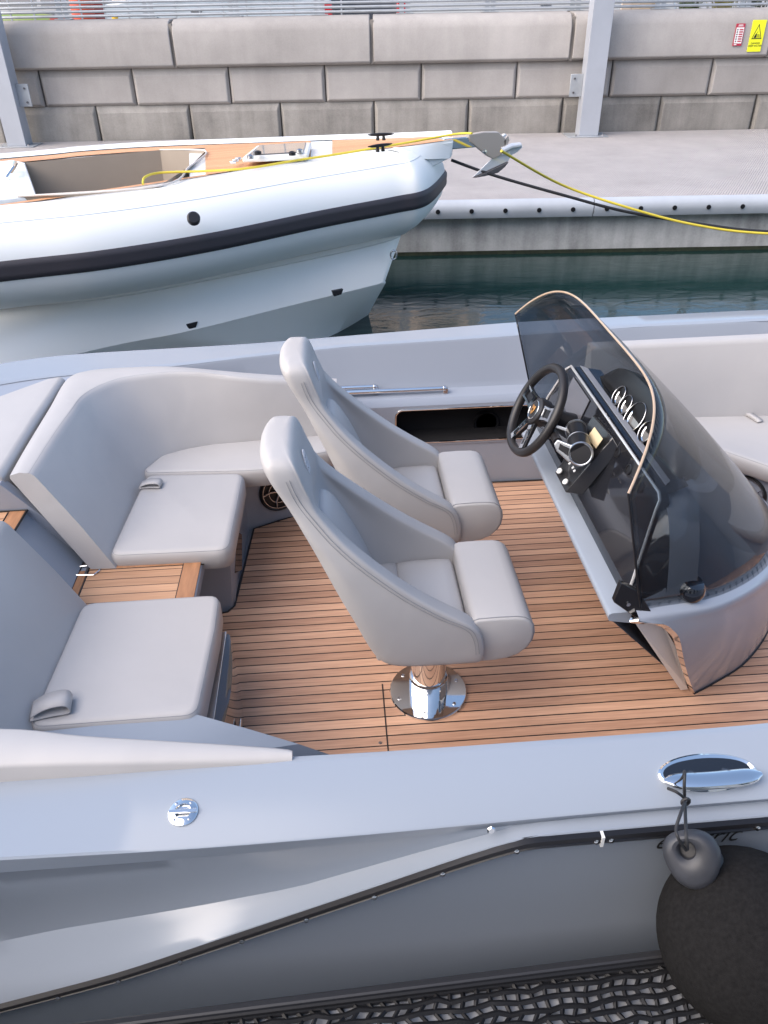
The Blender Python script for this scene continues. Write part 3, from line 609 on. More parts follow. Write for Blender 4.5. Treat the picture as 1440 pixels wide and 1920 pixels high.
# mirror far half: simple closing faces to the stem
far=[[r_[k]+Vector((-.5*(1-i/60)-.0,1.1*(1-i/60)+.02,0)) for k in range(len(r_))] for i,r_ in enumerate(rings)]
mb.loft(far,closed=False,cap=False); mb.loft([rings[-1],far[-1]],closed=False,cap=False)
mb.v=toR(mb.v); mb.build('hull',WHITE2,rib,sharp=25)
def hullY(px,py,z): return at(px,py,z=z)
for px,py,z in((357,607,.37),(629,546,.46)):
    a=at(px,py,z=z)-RO; mb=MB(); mb.prism([a+Vector((-.03,-.02,.015)),a+Vector((.045,.0,.02)),a+Vector((.03,-.012,-.012)),a+Vector((-.02,-.025,-.02))],(0.01,-.028,0)); mb.build('hull_vent',BLACK,rib,bevel=.004,)
a=at(363,410,y=None,z=1.06); 
mb=MB(); tp=tube_point(at(363,410,z=1.06),R(30)); nrm=(tp-tube_point(at(363,410,z=1.06),R(30))).normalized() if False else None
c_=at(363,410,z=1.10)-RO; mb.rev([(.036,-.01),(.036,.012),(.028,.018),(0,.018)],c_,(.18,-.80,.55),24); mb.build('inflation_valve',BLACK,rib)
mb=MB(); e=at(738,478,z=.62)-RO; mb.tube([e+Vector((.022*math.cos(q),0,.03*math.sin(q))) for q in[2*math.pi*k/14 for k in range(14)]],.006,8,closed=True); mb.build('bow_eye',STEEL,rib)
# ---- mooring lines
yl=empty('yellow_mooring_line',(0,0,0),'thin yellow mooring rope from the inflatable deck across its anchor to the right','rope')
YR=pmat('yellow_rope',(.62,.50,.05),rough=.7,bump=.6,bscale=150)
p1=[at(268,345,z=1.215),at(272,332,z=1.23),at(300,324,z=1.225),at(380,321,z=1.225),at(460,316,z=1.235),at(560,300,z=1.25),at(640,288,z=1.265),at(700,278,z=1.285),at(760,268,z=1.30),at(850,252,z=1.34),at(885,250,z=1.36)]
far_end=Vector((4.2,4.9,.72))
p2=[apl(885,250,.0),apl(940,283,-.05),at(1050,345,y=5.62),at(1170,387,y=5.55),at(1300,421,y=5.48),at(1440,438,y=5.4),at(1700,440,y=5.2)]
MB().tube(cr(p1,6),.007,8).build('deck_run',YR,yl); MB().tube(cr(p2[1:],8),.0085,8).build('hanging_run',YR,yl)
bk=empty('black_mooring_line',(0,0,0),'black mooring rope hanging from the inflatable bow beside the yellow rope','rope')
p3=[at(846,300,y=5.75),at(930,330,y=5.72),at(1060,367,y=5.66),at(1170,396,y=5.6),at(1300,418,y=5.52),at(1440,434,y=5.44),at(1700,436,y=5.2)]
MB().tube(cr(p3,8),.010,8).build('rope_run',pmat('black_rope',(.015,.015,.018),rough=.7,bump=.6,bscale=150),bk)
# ================================================================== NEAR PONTOON, NET, FENDER
nd=empty('near_pontoon',(0,0,0),'grey pontoon in the bottom foreground beneath the black netting','pontoon')
ey=lambda x:.722+.037*x
mb=MB(); mb.loft([[Vector((x,ey(x),.5)),Vector((x,ey(x),-.6)),Vector((x,-4,-.6)),Vector((x,-4,.5))] for x in(-8,8)]); mb.build('deck',CONCN,nd,smooth=False)
MB().tube([(x,ey(x)-.012,.512) for x in(-3,-2,-1,0,1,2,3)],.016,10).build('edge_tube',RUBBER,nd)
net=empty('fender_netting',(0,0,.5),'black knotted netting laid over the edge of the near pontoon','netting')
NETM=pmat('black_net',(.010,.010,.011),rough=.5,spec=.25)
mb=MB(); cw_=.026; rr=random.Random(3)
nx=68; ny=17
rnd_=[(rr.uniform(-.0022,.0022),rr.uniform(-.0022,.0022)) for _ in range(5000)]
def np_(i,j,ph):
    x=-.55+i*cw_+.005*math.sin(j*1.9+i*.3)+rnd_[i*31+j][0]; yv=ey(x)-.02-j*.0185+rnd_[i*31+j][1]
    return Vector((x+ph*.5*cw_ ,yv+.0025*math.sin(i*1.3),.012+.004*math.sin(i*2.2+j*1.7)))
for i in range(nx):
    mb.tube([np_(i,j,(.28 if j%2 else -.28)) for j in range(ny)],.0050,5)
for j in range(ny):
    pts=[]
    for i in range(nx): pts+= [np_(i,j,(.28 if j%2 else -.28))]
    mb.tube([p+UP*.002 for p in pts],.0054,5)
mb.build('mesh_strands',NETM,net)
MB().tube([(x,ey(x)-.022,.0135+.012) for x in(-.6,-.2,.2,.6,1.1)],.006,8).build('border_rope',NETM,net)
# fender
fc=at(1402,1762,y=.715); fr_r=160/F*(fc-C0).dot(fw)
fen=empty('ball_fender',tuple(fc),'big black cloth covered ball fender squeezed between the hull and the near pontoon','fender')
FAB=pmat('fender_cloth',(.0125,.012,.012),rough=.95,bump=1.0,bscale=900,var=.3,vscale=120,spec=.12)
prof=[(fr_r*math.sin(math.pi*k/28)**.96,-fr_r*1.03*math.cos(math.pi*k/28)) for k in range(29)]
MB().rev(prof,(0,0,0),(-.62,.35,.70),48).build('cover',FAB,fen)
EYE=pmat('fender_rubber',(.034,.036,.043),rough=.45,var=.25,vscale=14)
ec=at(1291,1602,y=.800)-fc
en=(C0-fc-ec).normalized(); en=(en+Vector((-.15,-.1,-.1))).normalized(); eu=Vector((1,0,0)); eu=(eu-en*eu.dot(en)).normalized(); ev=en.cross(eu)
if ev.z<0: ev=-ev
rings=[]
hc_=ev*.008
for k in range(44):
    a_=2*math.pi*k/44; dirv=eu*math.cos(a_)+ev*math.sin(a_); ro=.052+.008*math.cos(a_+R(50))+.003*math.sin(3*a_); ri=.0135
    row=[]
    for q in range(14):
        b_=2*math.pi*q/14; rm=(ro+ri)/2; hw=(ro-ri)/2; row.append(ec+hc_*(1-(math.cos(b_)+1)/2)+dirv*(rm+hw*math.cos(b_))+en*((.017+.004*math.cos(a_-2))*math.sin(b_)-.004*math.cos(b_)))
    rings.append(row)
mb=MB(); mb.loft(rings,wrap=True,cap=False); mb.build('eye',EYE,fen)
mb=MB(); mb.tube([ec-en*.004,ec-en*.022,lerp(ec,Vector((0,0,0)),.25)-en*.03],[.030,.036,.05],24); mb.build('neck',RUBBER,fen)
# fender rope
fr_=empty('fender_line',(0,0,0),'thin black cord tied from the chrome cleat down to the fender eye','cord')
ROPE=pmat('cord_black',(.02,.02,.022),rough=.6)
ct=Vector((.668,.905,.79)); kn=Vector((.664,.885,.728))
kn=at(1284,1500,y=.885); hole=at(1289,1592,y=.800); b0=at(1284,1449,y=.915); b1=at(1283,1472,y=.895)
mb=MB(); mb.tube(cr([at(1283,1447,y=.95),b0,b1,kn,at(1286,1550,y=.80),at(1288,1582,y=.775),hole],6),.0032,8)
mb.tube(cr([at(1252,1478,y=.90),at(1270,1486,y=.885),kn,at(1278,1520,y=.83),at(1268,1552,y=.80),at(1272,1572,y=.782),at(1286,1594,y=.785)],6),.0030,8)
mb.tube([kn+Vector((.007*math.cos(q),-.004,.009*math.sin(q))) for q in[2*math.pi*k/12 for k in range(12)]],.0035,8,closed=True)
mb.build('knotted_cord',ROPE,fr_)
# ================================================================== ELECTRIC DAY BOAT
boat=empty('electric_boat',(0,0,0),'pale blue grey open motor boat with teak floor and two helm seats in the foreground','motor boat')
YC=2.2
mir=lambda p:Vector((p[0],2*YC-p[1],p[2]))
# hull lines: tables of (x, value)
Z1=[(-3,.70),(-1.5,.725),(-.7,.745),(-.4,.765),(.05,.785),(.85,.80),(2,.85),(3,.92),(4.2,1.0)]
Y1=[(-3,1.16),(-1.5,1.11),(-.7,1.085),(-.4,1.065),(.05,1.04),(.85,1.03),(1.4,1.045),(2,1.10),(3,1.38),(4.2,2.1)]
def fromY(pts,y): return [(at(px,py,y=y).x,at(px,py,y=y).z) for px,py in pts]
T2=fromY([(0,1610),(360,1590),(720,1560),(1080,1525),(1440,1495)],.90)
T3=fromY([(0,1634),(360,1608),(720,1573),(1080,1531),(1440,1500)],.908)
T4=fromY([(0,1765),(360,1690),(720,1603),(900,1567)],.955)+[(.40,.715),(.9,.748)]
T5=fromY([(0,1880),(220,1823),(450,1746),(700,1662),(830,1617),(970,1571),(1135,1543),(1290,1531),(1440,1512)],.878)
def hull_ring(x):
    z1=sinterp(Z1,x); y1=sinterp(Y1,x); dy=y1-interp(Y1,.05) if x>1 else 0
    z2=sinterp(T2,x); z3=sinterp(T3,x); z4=sinterp(T4,x,.05); z5=sinterp(T5,x,.05)
    if x>1.0: z2=min(z2,z1-.045); 
    k=max(0,min(1,(.22-x)/.9)); kk=k**.8
    z5=min(z5,z2-.028); z3=min(z3,z2-.008); z4=max(min(z4,z3-.004),z5+.004)
    y4=.905+.052*kk
    o=dy
    P=[(y1+.024,z1-.006),(y1+.010,z1-.001),(y1,z1),(.902+o,z2+.002),(.898+o,z2-.002),(.905+o,z3+.001),(.909+o,z3-.002),
       (lerp(.912,y4+.003,.55)+o,lerp(z3,z4,.35)),(y4+.006*kk+o,lerp(z3,z4,.75)),(y4+o,lerp(z4,z5,.04)),(lerp(y4,.878,.30)+o,lerp(z4,z5,.28)),(lerp(y4,.878,.75)+o,lerp(z4,z5,.72)),(.876+o,z5+.004),(.874+o,z5),(.880+o,z5-.012),
       (.884+o,z5-.03),(.870+o,lerp(z5,-.1,.5)),(.862+o,-.1),(1.25+o,-.4),(YC,-.55)]
    return [Vector((x,a,b)) for a,b in P]
XS=[-3+.06*i for i in range(121)]
rn=[hull_ring(x) for x in XS]
mb=MB(); mb.loft(rn,closed=False,cap=False); mb.build('hull_side',GEL,boat,sharp=38)
YO=[(-3,2.2),(-2.2,3.05),(-1.7,3.34),(-1.5,3.43),(-1.35,3.47),(-1.1,3.485),(-.4,3.49),(.9,3.50),(2.1,3.49),(3,3.3),(4.2,2.6)]
ZO=[(-3,.70),(-1.6,.735),(-.4,.752),(.86,.802),(2.1,.818),(3,.85),(4.2,.93)]
def far_ring(x):
    r_=[mir(p) for p in hull_ring(x)]; yo=sinterp(YO,x); zo=sinterp(ZO,x)
    dyi=max(0,(3.49-yo)) if x<0 else 0; dz_=zo-r_[3].z
    dy_=yo-r_[3].y
    for k in range(3): r_[k].y-=dyi
    for k in range(3,17): r_[k].y+=dy_; r_[k].z+=dz_
    return r_
rf=[far_ring(x) for x in XS]
mb=MB(); mb.loft(rf,closed=False,cap=False); mb.build('far_hull_side',GEL,boat,sharp=38)
# rubbing rail
rr_=[]
for x in[-1.6+.03*i for i in range(130)]:
    q=hull_ring(x)[13]; h=interp([(-1,.018),(.0,.022),(.5,.027),(1,.028)],x)
    rr_.append([q+Vector((0,.004,.002)),q+Vector((0,-.010,.0)),q+Vector((0,-.013,-h*.3)),q+Vector((0,-.009,-h*.36)),q+Vector((0,-.009,-h*.5)),q+Vector((0,-.013,-h*.6)),q+Vector((0,-.008,-h)),q+Vector((0,.02,-h))])
mb=MB(); mb.loft(rr_); rail_o=mb.build('rub_rail',BLACK,boat,sharp=35)
sc_=None
for px,py in((108,1860),(220,1826),(336,1789),(452,1749),(573,1706),(701,1663),(830,1618),(970,1573),(1122,1549),(1150,1547),(1290,1533),(1430,1516)):
    p=at(px,py,y=.868); q=hull_ring(p.x)[13]; loc=(p.x,q.y-.0125,q.z-.012)
    if sc_ is None: sc_=MB().rev([(.0055,0),(.0055,.002),(.003,.0035),(0,.0036)],(0,0,0),(0,-1,0.3),12).build('screw',CHROME,boat); sc_.location=loc
    else: c=sc_.copy(); COL.objects.link(c); c.parent=boat; c.location=loc
p=at(1133,1550,y=.868); q=hull_ring(p.x)[13]; MB().box(p.x-.003,p.x+.003,q.y-.0145,q.y+.003,q.z-.028,q.z+.002).build('rail_joint',WHITEPL,boat)
p=at(922,1562,y=.885); MB().rev([(.009,0),(.009,.003),(.006,.006),(0,.006)],(p.x,.893,p.z),(0,-1,.4),6).build('hull_screw',CHROME,boat)
textmesh('hull_lettering','electric',.058,INK,Vector((.590,hull_ring(.6)[15].y-.007,.652)),basis((1,0,.055),(0,.12,.9)),boat,.0006,shear=.55,align='LEFT',offset=-.0008)
# liner: inner side walls
def liner_ring(x):
    z1=interp(Z1,x); y1=interp(Y1,x); o=(y1-1.03 if x>.85 else (y1-1.04)*.4)
    return [Vector((x,y1+.024,z1-.006)),Vector((x,y1+.030,z1-.018)),Vector((x,1.10+o,.60)),Vector((x,1.115+o,.575)),Vector((x,1.178+o,.560)),Vector((x,1.19+o,.548)),Vector((x,1.20+o,.53)),Vector((x,1.20+o,.09)),Vector((x,YC,.09))]
ln=[liner_ring(x) for x in XS]
mb=MB(); mb.loft(ln,closed=False,cap=False); mb.build('side_liner',LINER,boat,sharp=25)
# far liner with the stowage pocket cut out
PX0,PX1,PZ0,PZ1=.255,1.30,.335,.520
lf=[x for x in XS if x<PX0-.03]+[PX0]+[x for x in XS if PX0+.03<x<PX1-.03]+[PX1]+[x for x in XS if x>PX1+.03]
v=[];f=[]; RL=[]
for x in lf:
    r_=[mir(p) for p in liner_ring(x)]; yw=r_[7].y
    RL.append(r_[:7]+[Vector((x,yw,PZ1)),Vector((x,yw,PZ0)),r_[7],r_[8]])
n=len(RL[0])
for r_ in RL: v+=r_
for i in range(len(RL)-1):
    for j in range(n-1):
        if j==7 and PX0-1e-6<=lf[i] and lf[i+1]<=PX1+1e-6: continue
        f.append((i*n+j,i*n+j+1,(i+1)*n+j+1,(i+1)*n+j))
mesh('far_side_liner',v,f,LINER,boat,sharp=25)
pw=3.2
mb=MB()
pc=[(PX0,pw,PZ0),(PX1,pw,PZ0),(PX1,pw,PZ1),(PX0,pw,PZ1)]
mb.loft([[Vector(p) for p in pc],[Vector(p)+Vector((0,.14,0)) for p in pc]],cap=False); mb.add([Vector(p)+Vector((0,.14,0)) for p in pc],[(0,1,2,3)])
pk_=mb.build('stowage_pocket',pmat('pocket_black',(.012,.011,.012),rough=.9),boat,smooth=False)  # near-black colour over the whole pocket interior
def rrect(x0,x1,z0,z1,r,n=6):
    o=[]
    for cx,cz,a0 in((x1-r,z1-r,0),(x0+r,z1-r,90),(x0+r,z0+r,180),(x1-r,z0+r,270)):
        o+=[(cx+r*math.cos(R(a0+90*k/n)),cz+r*math.sin(R(a0+90*k/n))) for k in range(n+1)]
    return o
rb_=rrect(PX0+.008,PX1-.008,PZ0+.006,PZ1-.006,.035)
MB().tube([(a,pw-.003,b_) for a,b_ in rb_],.0045,8,closed=True).build('pocket_trim',CHROME,pk_)
fr_in=[Vector((a,pw-.0015,b_)) for a,b_ in rb_]; oq=rrect(PX0-.012,PX1+.012,PZ0-.012,PZ1+.012,.002)
mb=MB(); mb.loft([[Vector((a,pw-.0015,b_)) for a,b_ in oq],fr_in],cap=False); mb.build('pocket_surround',LINER,pk_,smooth=False)
MB().rev([(.05,0),(.06,.006),(.065,.0)],(.72,pw+.13,.36),(0,-1,0),28).build('stowed_ring',BLACK,pk_)
# clipped rods on the side ledge
for x0,x1,yy,zz in((-.02,.168,3.268,.606),(-.02,.490,3.252,.590)):
    rd=MB().tube([(x0,yy,zz),(x1,yy,zz)],.0115,14).build('chrome_pole',CHROME,boat)
    k_=MB(); k_.tube([(x1-.002,yy,zz),(x1+.012,yy,zz)],[.013,.013],12); k_.box(x1-.002,x1+.022,yy-.010,yy+.012,zz-.028,zz+.004); k_.build('end_bracket',STEEL,rd,bevel=.003)
# teak floor
FZ=.1
fl=[(-.412,2.90),(-.30,2.955),(-.20,3.0),(.05,3.185),(.6,3.195),(1.4,3.19),(2.2,3.12),(3.4,2.9),(3.4,1.5),(2.2,1.28),(1.4,1.22),(.6,1.215),(-1.1,1.215),(-1.1,2.30),(-.52,2.325),(-.475,2.335),(-.452,2.37),(-.447,2.43)]
def poly(name,pts,z,mat,par,**k): return mesh(name,[Vector((a,b,z)) for a,b in pts],[tuple(range(len(pts)))],mat,par,smooth=False,**k)
floor=poly('teak_floor',fl,FZ,TEAK,boat)
mb=MB(); mb.tube([(a,b_,FZ+.0) for a,b_ in fl],.0045,6,closed=True); mb.build('floor_caulk',CAULK,floor)
mb=MB(); mb.prism([(.0965,1.2,FZ+.001),(.1005,1.2,FZ+.001),(.1045,1.90,FZ+.001),(.1005,1.90,FZ+.001)],(0,0,.0012)); mb.build('hatch_seam',CAULK,floor,smooth=False)
p=at(713,1393,z=FZ); MB().rev([(.006,0),(.006,.0015),(0,.0015)],(p.x,p.y,FZ),(0,0,1),16).build('floor_screw',STEEL,floor)
# -- aft far sofa
def cushion(name,pts,z0,z1,r,par=boat,mat=VINYL,rc=.03):
    # rounded-corner slab from outline points
    P=[Vector((a,b_,0)) for a,b_ in pts]; out=[]; n=len(P)
    for i in range(n):
        a,b_,c=P[i-1],P[i],P[(i+1)%n]; u=(a-b_); w_=(c-b_); k=min(rc,u.length*.45,w_.length*.45) ; u.normalize(); w_.normalize()
        if u.dot(w_)<-.93: out.append(b_); continue
        for t in(0,.25,.5,.75,1):
            p=(b_+u*k)*(1-t)**2+b_*2*t*(1-t)+(b_+w_*k)*t*t; out.append(p)
    rings=[]
    c=sum(out,Vector())/len(out)
    for dz,ins in((0,r*.5),(r*.35,.0),((z1-z0)-r,0),((z1-z0)-r*.45,r*.18),((z1-z0)-r*.12,r*.5),((z1-z0),r*1.05)):
        ring=[]
        m_=len(out)
        for i,p in enumerate(out):
            t=(out[(i+1)%m_]-out[i-1]).normalized(); nr=Vector((-t.y,t.x,0)); ring.append(p+nr*ins+UP*(z0+dz))
        rings.append(ring)
    area=sum(out[i-1].x*out[i].y-out[i].x*out[i-1].y for i in range(len(out)))
    if area<0:
        rings=[[Vector((2*o_.x-q.x,2*o_.y-q.y,q.z)) for q,o_ in zip(rg_,out)] for rg_ in rings]
    mb=MB(); mb.loft(rings); cu_=mb.build(name,mat,par,sharp=60)
    sr=[lerp(a,b_,.5) for a,b_ in zip(rings[3],rings[4])]; mb=MB(); mb.tube(sr,.0013,5,closed=True); mb.build('piping',VINYL2,cu_); return cu_
def strap(name,p,dirv,L_,par,w_=.022,h=.022):
    dirv=Vector(dirv).normalized(); sv=Vector((-dirv.y,dirv.x,0))*w_/1
    p=Vector(p); a=[p,p+dirv*L_*.5+UP*.004,p+dirv*L_*.92+UP*.004,p+dirv*L_+UP*h*.45,p+dirv*L_*.88+UP*h,p+dirv*L_*.45+UP*h*.95,p+dirv*.004+UP*h*.35]
    c=cr(a,5); mb=MB(); mb.loft([[q-sv,q+sv] for q in c],closed=False,cap=False)
    return mb.build(name,VINYL,par,solid=.003)
seat_f=cushion('sofa_seat_cushion',[(-.832,2.205),(-.405,2.20),(-.392,2.738),(-.80,2.762)],.41,.50,.028,rc=.05)
strap('pull_strap',(-.80,2.66,.502),(1,-.1,0),.085,seat_f)
back_pts=[(-.83,2.60),(-.815,2.79),(-.74,2.92),(-.549,3.0),(-.227,3.03),(-.05,3.035)]
cc=[Vector((a,b_,0)) for a,b_ in [(-.80,2.765)]+[(-.815,2.80),(-.76,2.915),(-.66,2.965),(-.549,2.995),(-.227,3.02),(-.04,3.03)]+[(-.03,2.875),(-.10,2.855),(-.294,2.745),(-.392,2.742)]]
cushion('corner_seat_cushion',[(p.x,p.y) for p in cc],.415,.502,.022,rc=.03)
# reclined L backrest
B_=cr([(-.832,2.205,.49),(-.830,2.45,.49),(-.826,2.66,.49),(-.81,2.80,.49),(-.74,2.915,.49),(-.62,2.975,.49),(-.45,3.0,.49),(-.227,3.015,.49),(.02,3.02,.49)],6)
T_=cr([(-1.031,2.289,.795),(-1.024,2.5,.80),(-1.015,2.72,.80),(-1.0,2.885,.80),(-.906,3.015,.80),(-.76,3.065,.80),(-.60,3.075,.795),(-.331,3.045,.765),(.0,3.075,.72)],6)
O_=cr([(-1.114,2.289,.79),(-1.118,2.5,.795),(-1.122,2.8,.795),(-1.125,3.07,.795),(-1.06,3.15,.795),(-.90,3.168,.795),(-.70,3.165,.79),(-.36,3.13,.76),(.0,3.14,.715)],6)
rings=[]
for b_,t_,o_ in zip(B_,T_,O_):
    b_=b_-(t_-b_).normalized()*.075; d=(o_-t_); ob=b_+d+UP*0; up=(t_-b_).normalized(); dn_=d.normalized()
    rings.append([b_,lerp(b_,t_,.5)+dn_*(-.006),t_-up*.022,t_-up*.008+dn_*.003,t_+dn_*.010+up*.002,t_+dn_*.022+UP*.003,lerp(t_,o_,.5)+UP*.007,o_-dn_*.022+UP*.003,o_-dn_*.008,o_-up*.012,lerp(o_,ob,.5),ob])
mb=MB(); mb.loft(rings); bo_=mb.build('sofa_backrest',VINYL,boat,sharp=50)
mb=MB()
seam=[t_+ (o_-t_).normalized()*.012+UP*.0012 for t_,o_ in zip(T_,O_)]
mb.tube(seam,.0011,5); mb.build('piping_seam',VINYL2,bo_)
# base of the sofa (liner coloured)
bs=[(-.86,2.345),(-.50,2.345),(-.462,2.36),(-.452,2.40),(-.436,2.90),(-.30,2.965),(-.03,3.03),(.04,3.19),(.04,3.25),(-1.2,3.25),(-1.2,2.345)]
mb=MB(); mb.loft([[Vector((a,b_,.085)) for a,b_ in bs],[Vector((a+.02*(a>-.47)*(b_<2.5),b_,.3)) for a,b_ in bs],[Vector((a+(.03 if b_<2.95 and a>-.6 else 0),b_-(.06 if b_<2.40 else 0),.412)) for a,b_ in bs]]); base_o=mb.build('sofa_base',LINER,boat,sharp=30)
# step locker opening in the base front
mb=MB(); mb.prism([(-.4415,2.40,.24),(-.438,2.55,.34),(-.436,2.66,.24),(-.438,2.55,.14)],(.006,0,0)); mb.build('locker_opening',pmat('locker_dark',(.05,.028,.02),rough=.15,coat=.5),base_o,smooth=False)
# speakers
def speaker(c,nrm,r,par):
    c=Vector(c); nrm=Vector(nrm).normalized()
    rim=MB().rev([(r,0),(r,.006),(r*.93,.011),(r*.86,.006),(r*.84,.002),(0,.002)],c,nrm,36).build('speaker',BLACK,par)
    a=Vector((0,0,1)); u=(a-nrm*a.dot(nrm)).normalized(); v_=nrm.cross(u); mb=MB()
    for k in range(5):
        q=2*math.pi*k/5; d_=u*math.cos(q)+v_*math.sin(q); e_=u*math.cos(q+.35)+v_*math.sin(q+.35)
        mb.tube([c+nrm*.010+d_*r*.12,c+nrm*.013+lerp(d_,e_,.3)*r*.5,c+nrm*.009+e_*r*.84],[.004,.0045,.003],6)
    for rr2 in(.55,.84): mb.tube([c+nrm*.009+(u*math.cos(q)+v_*math.sin(q))*r*rr2 for q in[2*math.pi*k/30 for k in range(30)]],.0022,6,closed=True)
    mb.rev([(.14*r,.008),(.13*r,.014),(0,.016)],c,nrm,16)
    mb.build('speaker_grille',STEEL,rim); return rim
speaker((-.285,2.968,.255),(.42,-.90,.06),.098,base_o)
# -- aft: teak step between the sofas, riser, upper teak
mb=MB(); mb.box(-1.0,-.508,1.94,2.235,.40,.446); step=mb.build('walkway_step',LINER,boat,bevel=.006)
TK=.45
poly('teak_tread',[(-.898,1.94),(-.575,1.94),(-.565,2.19),(-.898,2.19)],TK,TEAK2,step)
fr=MB(); fr.box(-.572,-.512,1.94,2.222,TK-.002,TK+.0015); fr.box(-.898,-.574,2.194,2.222,TK-.002,TK+.0015); fr.box(-.985,-.935,1.94,2.215,TK-.002,TK+.0015); fr.box(-.93,-.903,1.94,2.19,TK-.002,TK+.0015); fr.build('teak_border',TEAKF,step,bevel=.001,seg=1)
ca=MB(); ca.box(-.901,-.897,1.94,2.222,TK-.003,TK+.0003); ca.box(-.575,-.5715,1.94,2.22,TK-.003,TK+.0003); ca.box(-.90,-.5,2.190,2.194,TK-.003,TK+.0003); ca.box(-.9345,-.93,1.94,2.22,TK-.003,TK+.0003); ca.build('caulk_line',CAULK,step,smooth=False)
hg=MB(); c_=Vector((-.905,2.185,TK+.003)); hg.tube([c_+Vector(q) for q in((-.045,-.02,0),(-.045,.025,0),(.03,.035,0),(.045,.0,0),(.03,-.025,0))],.003,6,closed=True); hg.box(c_.x-.004,c_.x+.004,c_.y-.022,c_.y+.030,TK,TK+.004); hg.build('latch',CHROME,step)
# riser of the walkway, parallel to the backrests
mb=MB(); mb.prism([(-.93,1.90,.45),(-.93,2.42,.45),(-1.085,2.42,.66),(-1.085,1.90,.66)],(-.04,0,-.02)); rz_=mb.build('walkway_riser',GEL,boat,bevel=.004)
poly('upper_teak',[(-1.30,1.9),(-1.092,1.9),(-1.070,2.255),(-1.30,2.255)],.668,TEAK2,rz_)
mb=MB(); mb.box(-1.5,-1.09,1.88,2.28,.62,.664); mb.build('upper_step',LINER,rz_)
ub=MB(); ub.box(-1.13,-1.078,1.9,2.26,.664,.6695); ub.build('upper_teak_border',TEAKF,rz_,bevel=.001,seg=1); ub=MB(); ub.tube([(-1.3,2.258,.670),(-1.072,2.258,.670),(-1.082,1.9,.670)],.004,6); ub.tube([(-1.133,2.25,.669),(-1.133,1.9,.669)],.0022,6); ub.build('upper_caulk',CAULK,rz_)
# end panels beneath both backrests
for s_,nm in((1,'sofa_end_panel'),(-1,'near_sofa_end_panel')):
    y0=2.262 if s_>0 else 1.93
    mb=MB(); mb.prism([(-.845,y0,.40),(-1.135,y0,.775),(-1.45,y0,.69),(-1.45,y0,.40)],(0,s_*.04,0)); mb.build(nm,LINER,boat)
# sunpad aft
mb=MB(); sp_=[[(-1.127,2.285,.785),(-1.135,3.085,.785)],[(-1.145,2.285,.80),(-1.152,3.09,.80)],[(-1.20,2.28,.80),(-1.20,3.07,.80)],[(-1.5,2.27,.77),(-1.5,2.85,.77)],[(-1.9,2.26,.74),(-1.9,2.5,.74)]]
top=[[Vector(a),lerp(Vector(a),Vector(b_),.5)+UP*.006,Vector(b_)] for a,b_ in sp_]; bot=[[p-UP*.085 for p in r_] for r_ in top]
mb.loft([t_+b_[::-1] for t_,b_ in zip(top,bot)]); mb.build('sunpad_cushion',VINYL,boat,bevel=.02,seg=4,sharp=60)
mb=MB(); mb.box(-2.2,-1.13,2.27,3.30,.3,.695); mb.build('sunpad_base',LINER,boat,bevel=.01)
# far aft coaming between sunpad and gunwale
cg=[]
for x in[-3+.1*i for i in range(31)]:
    y1=2*YC-sinterp(Y1,x)-max(0,3.49-sinterp(YO,x)); z1=sinterp(Z1,x); cg.append([Vector((x,y1-.02,z1-.008)),Vector((x,y1-.12,z1-.03)),Vector((x,y1-.26,z1-.03)),Vector((x,y1-.40-.25*max(0,-x-1.1),z1-.03)),Vector((x,y1-.42-.25*max(0,-x-1.1),z1-.2))])
mb=MB(); mb.loft([r_ for r_ in cg if r_[0].x<-.95],closed=False,cap=False); mb.build('quarter_coaming',LINER,boat,sharp=35)
# -- near sofa
ns=cushion('near_seat_cushion',[(-.874,1.447),(-.420,1.452),(-.408,1.80),(-.412,1.966),(-.855,1.963)],.405,.50,.022,rc=.045)
strap('pull_strap',(-.872,1.495,.503),(1,.16,0),.105,ns,w_=.030,h=.035)
mb=MB()
rings=[]
for yy in(1.20,1.5,1.8,1.965,1.972):
    ins=.008 if yy>1.97 else 0
    bx=-.856-.018*(1.96-yy)/.5
    b_=Vector((bx+.035,yy,.43)); t_=Vector((-1.030,yy+.045,.795)); o_=t_+Vector((-.085,0,-.004)); up=(t_-b_).normalized(); ob=o_-up*.3
    rings.append([b_-up*-.0+Vector((-ins,0,0)),lerp(b_,t_,.5)+Vector((.006-ins,0,0)),t_-up*.02+Vector((-ins,0,-ins)),t_+Vector((-.004,0,-.004-ins)),t_+Vector((-.02,0,.003-ins)),o_+Vector((.02,0,.003-ins)),o_+Vector((.002,0,-.012)),ob])
mb.loft(rings); mb.build('near_sofa_backrest',VINYL,boat,sharp=50)
# near sofa base and fridge door
mb=MB(); mb.prism([(-.90,1.20,.085),(-.445,1.20,.085),(-.44,1.93,.085),(-.90,1.93,.085)],(0,0,.318)); nb=mb.build('near_sofa_base',LINER,boat,bevel=.01)
dr=[]
for k in range(9):
    t=k/8; yv=lerp(1.42,1.90,t); bul=.052*math.sin(math.pi*(t*.8+.1)); dr.append([Vector((-.435,yv,.115)),Vector((-.400+bul*.75,yv,.115)),Vector((-.405+bul*.75,yv,.375)),Vector((-.41+bul*.75-.006,yv,.381)),Vector((-.435,yv,.381))])
mb=MB(); mb.loft(dr); fd=mb.build('fridge_door',pmat('smoked_door',(.045,.028,.022),rough=.06,coat=1),nb,sharp=30)
mb=MB(); mb.box(-.438,-.402,1.415,1.905,.381,.387); mb.build('door_edge',STEEL,fd,bevel=.002)
MB().box(-.357,-.350,1.60,1.66,.22,.245).build('door_latch',STEEL,fd,bevel=.003)
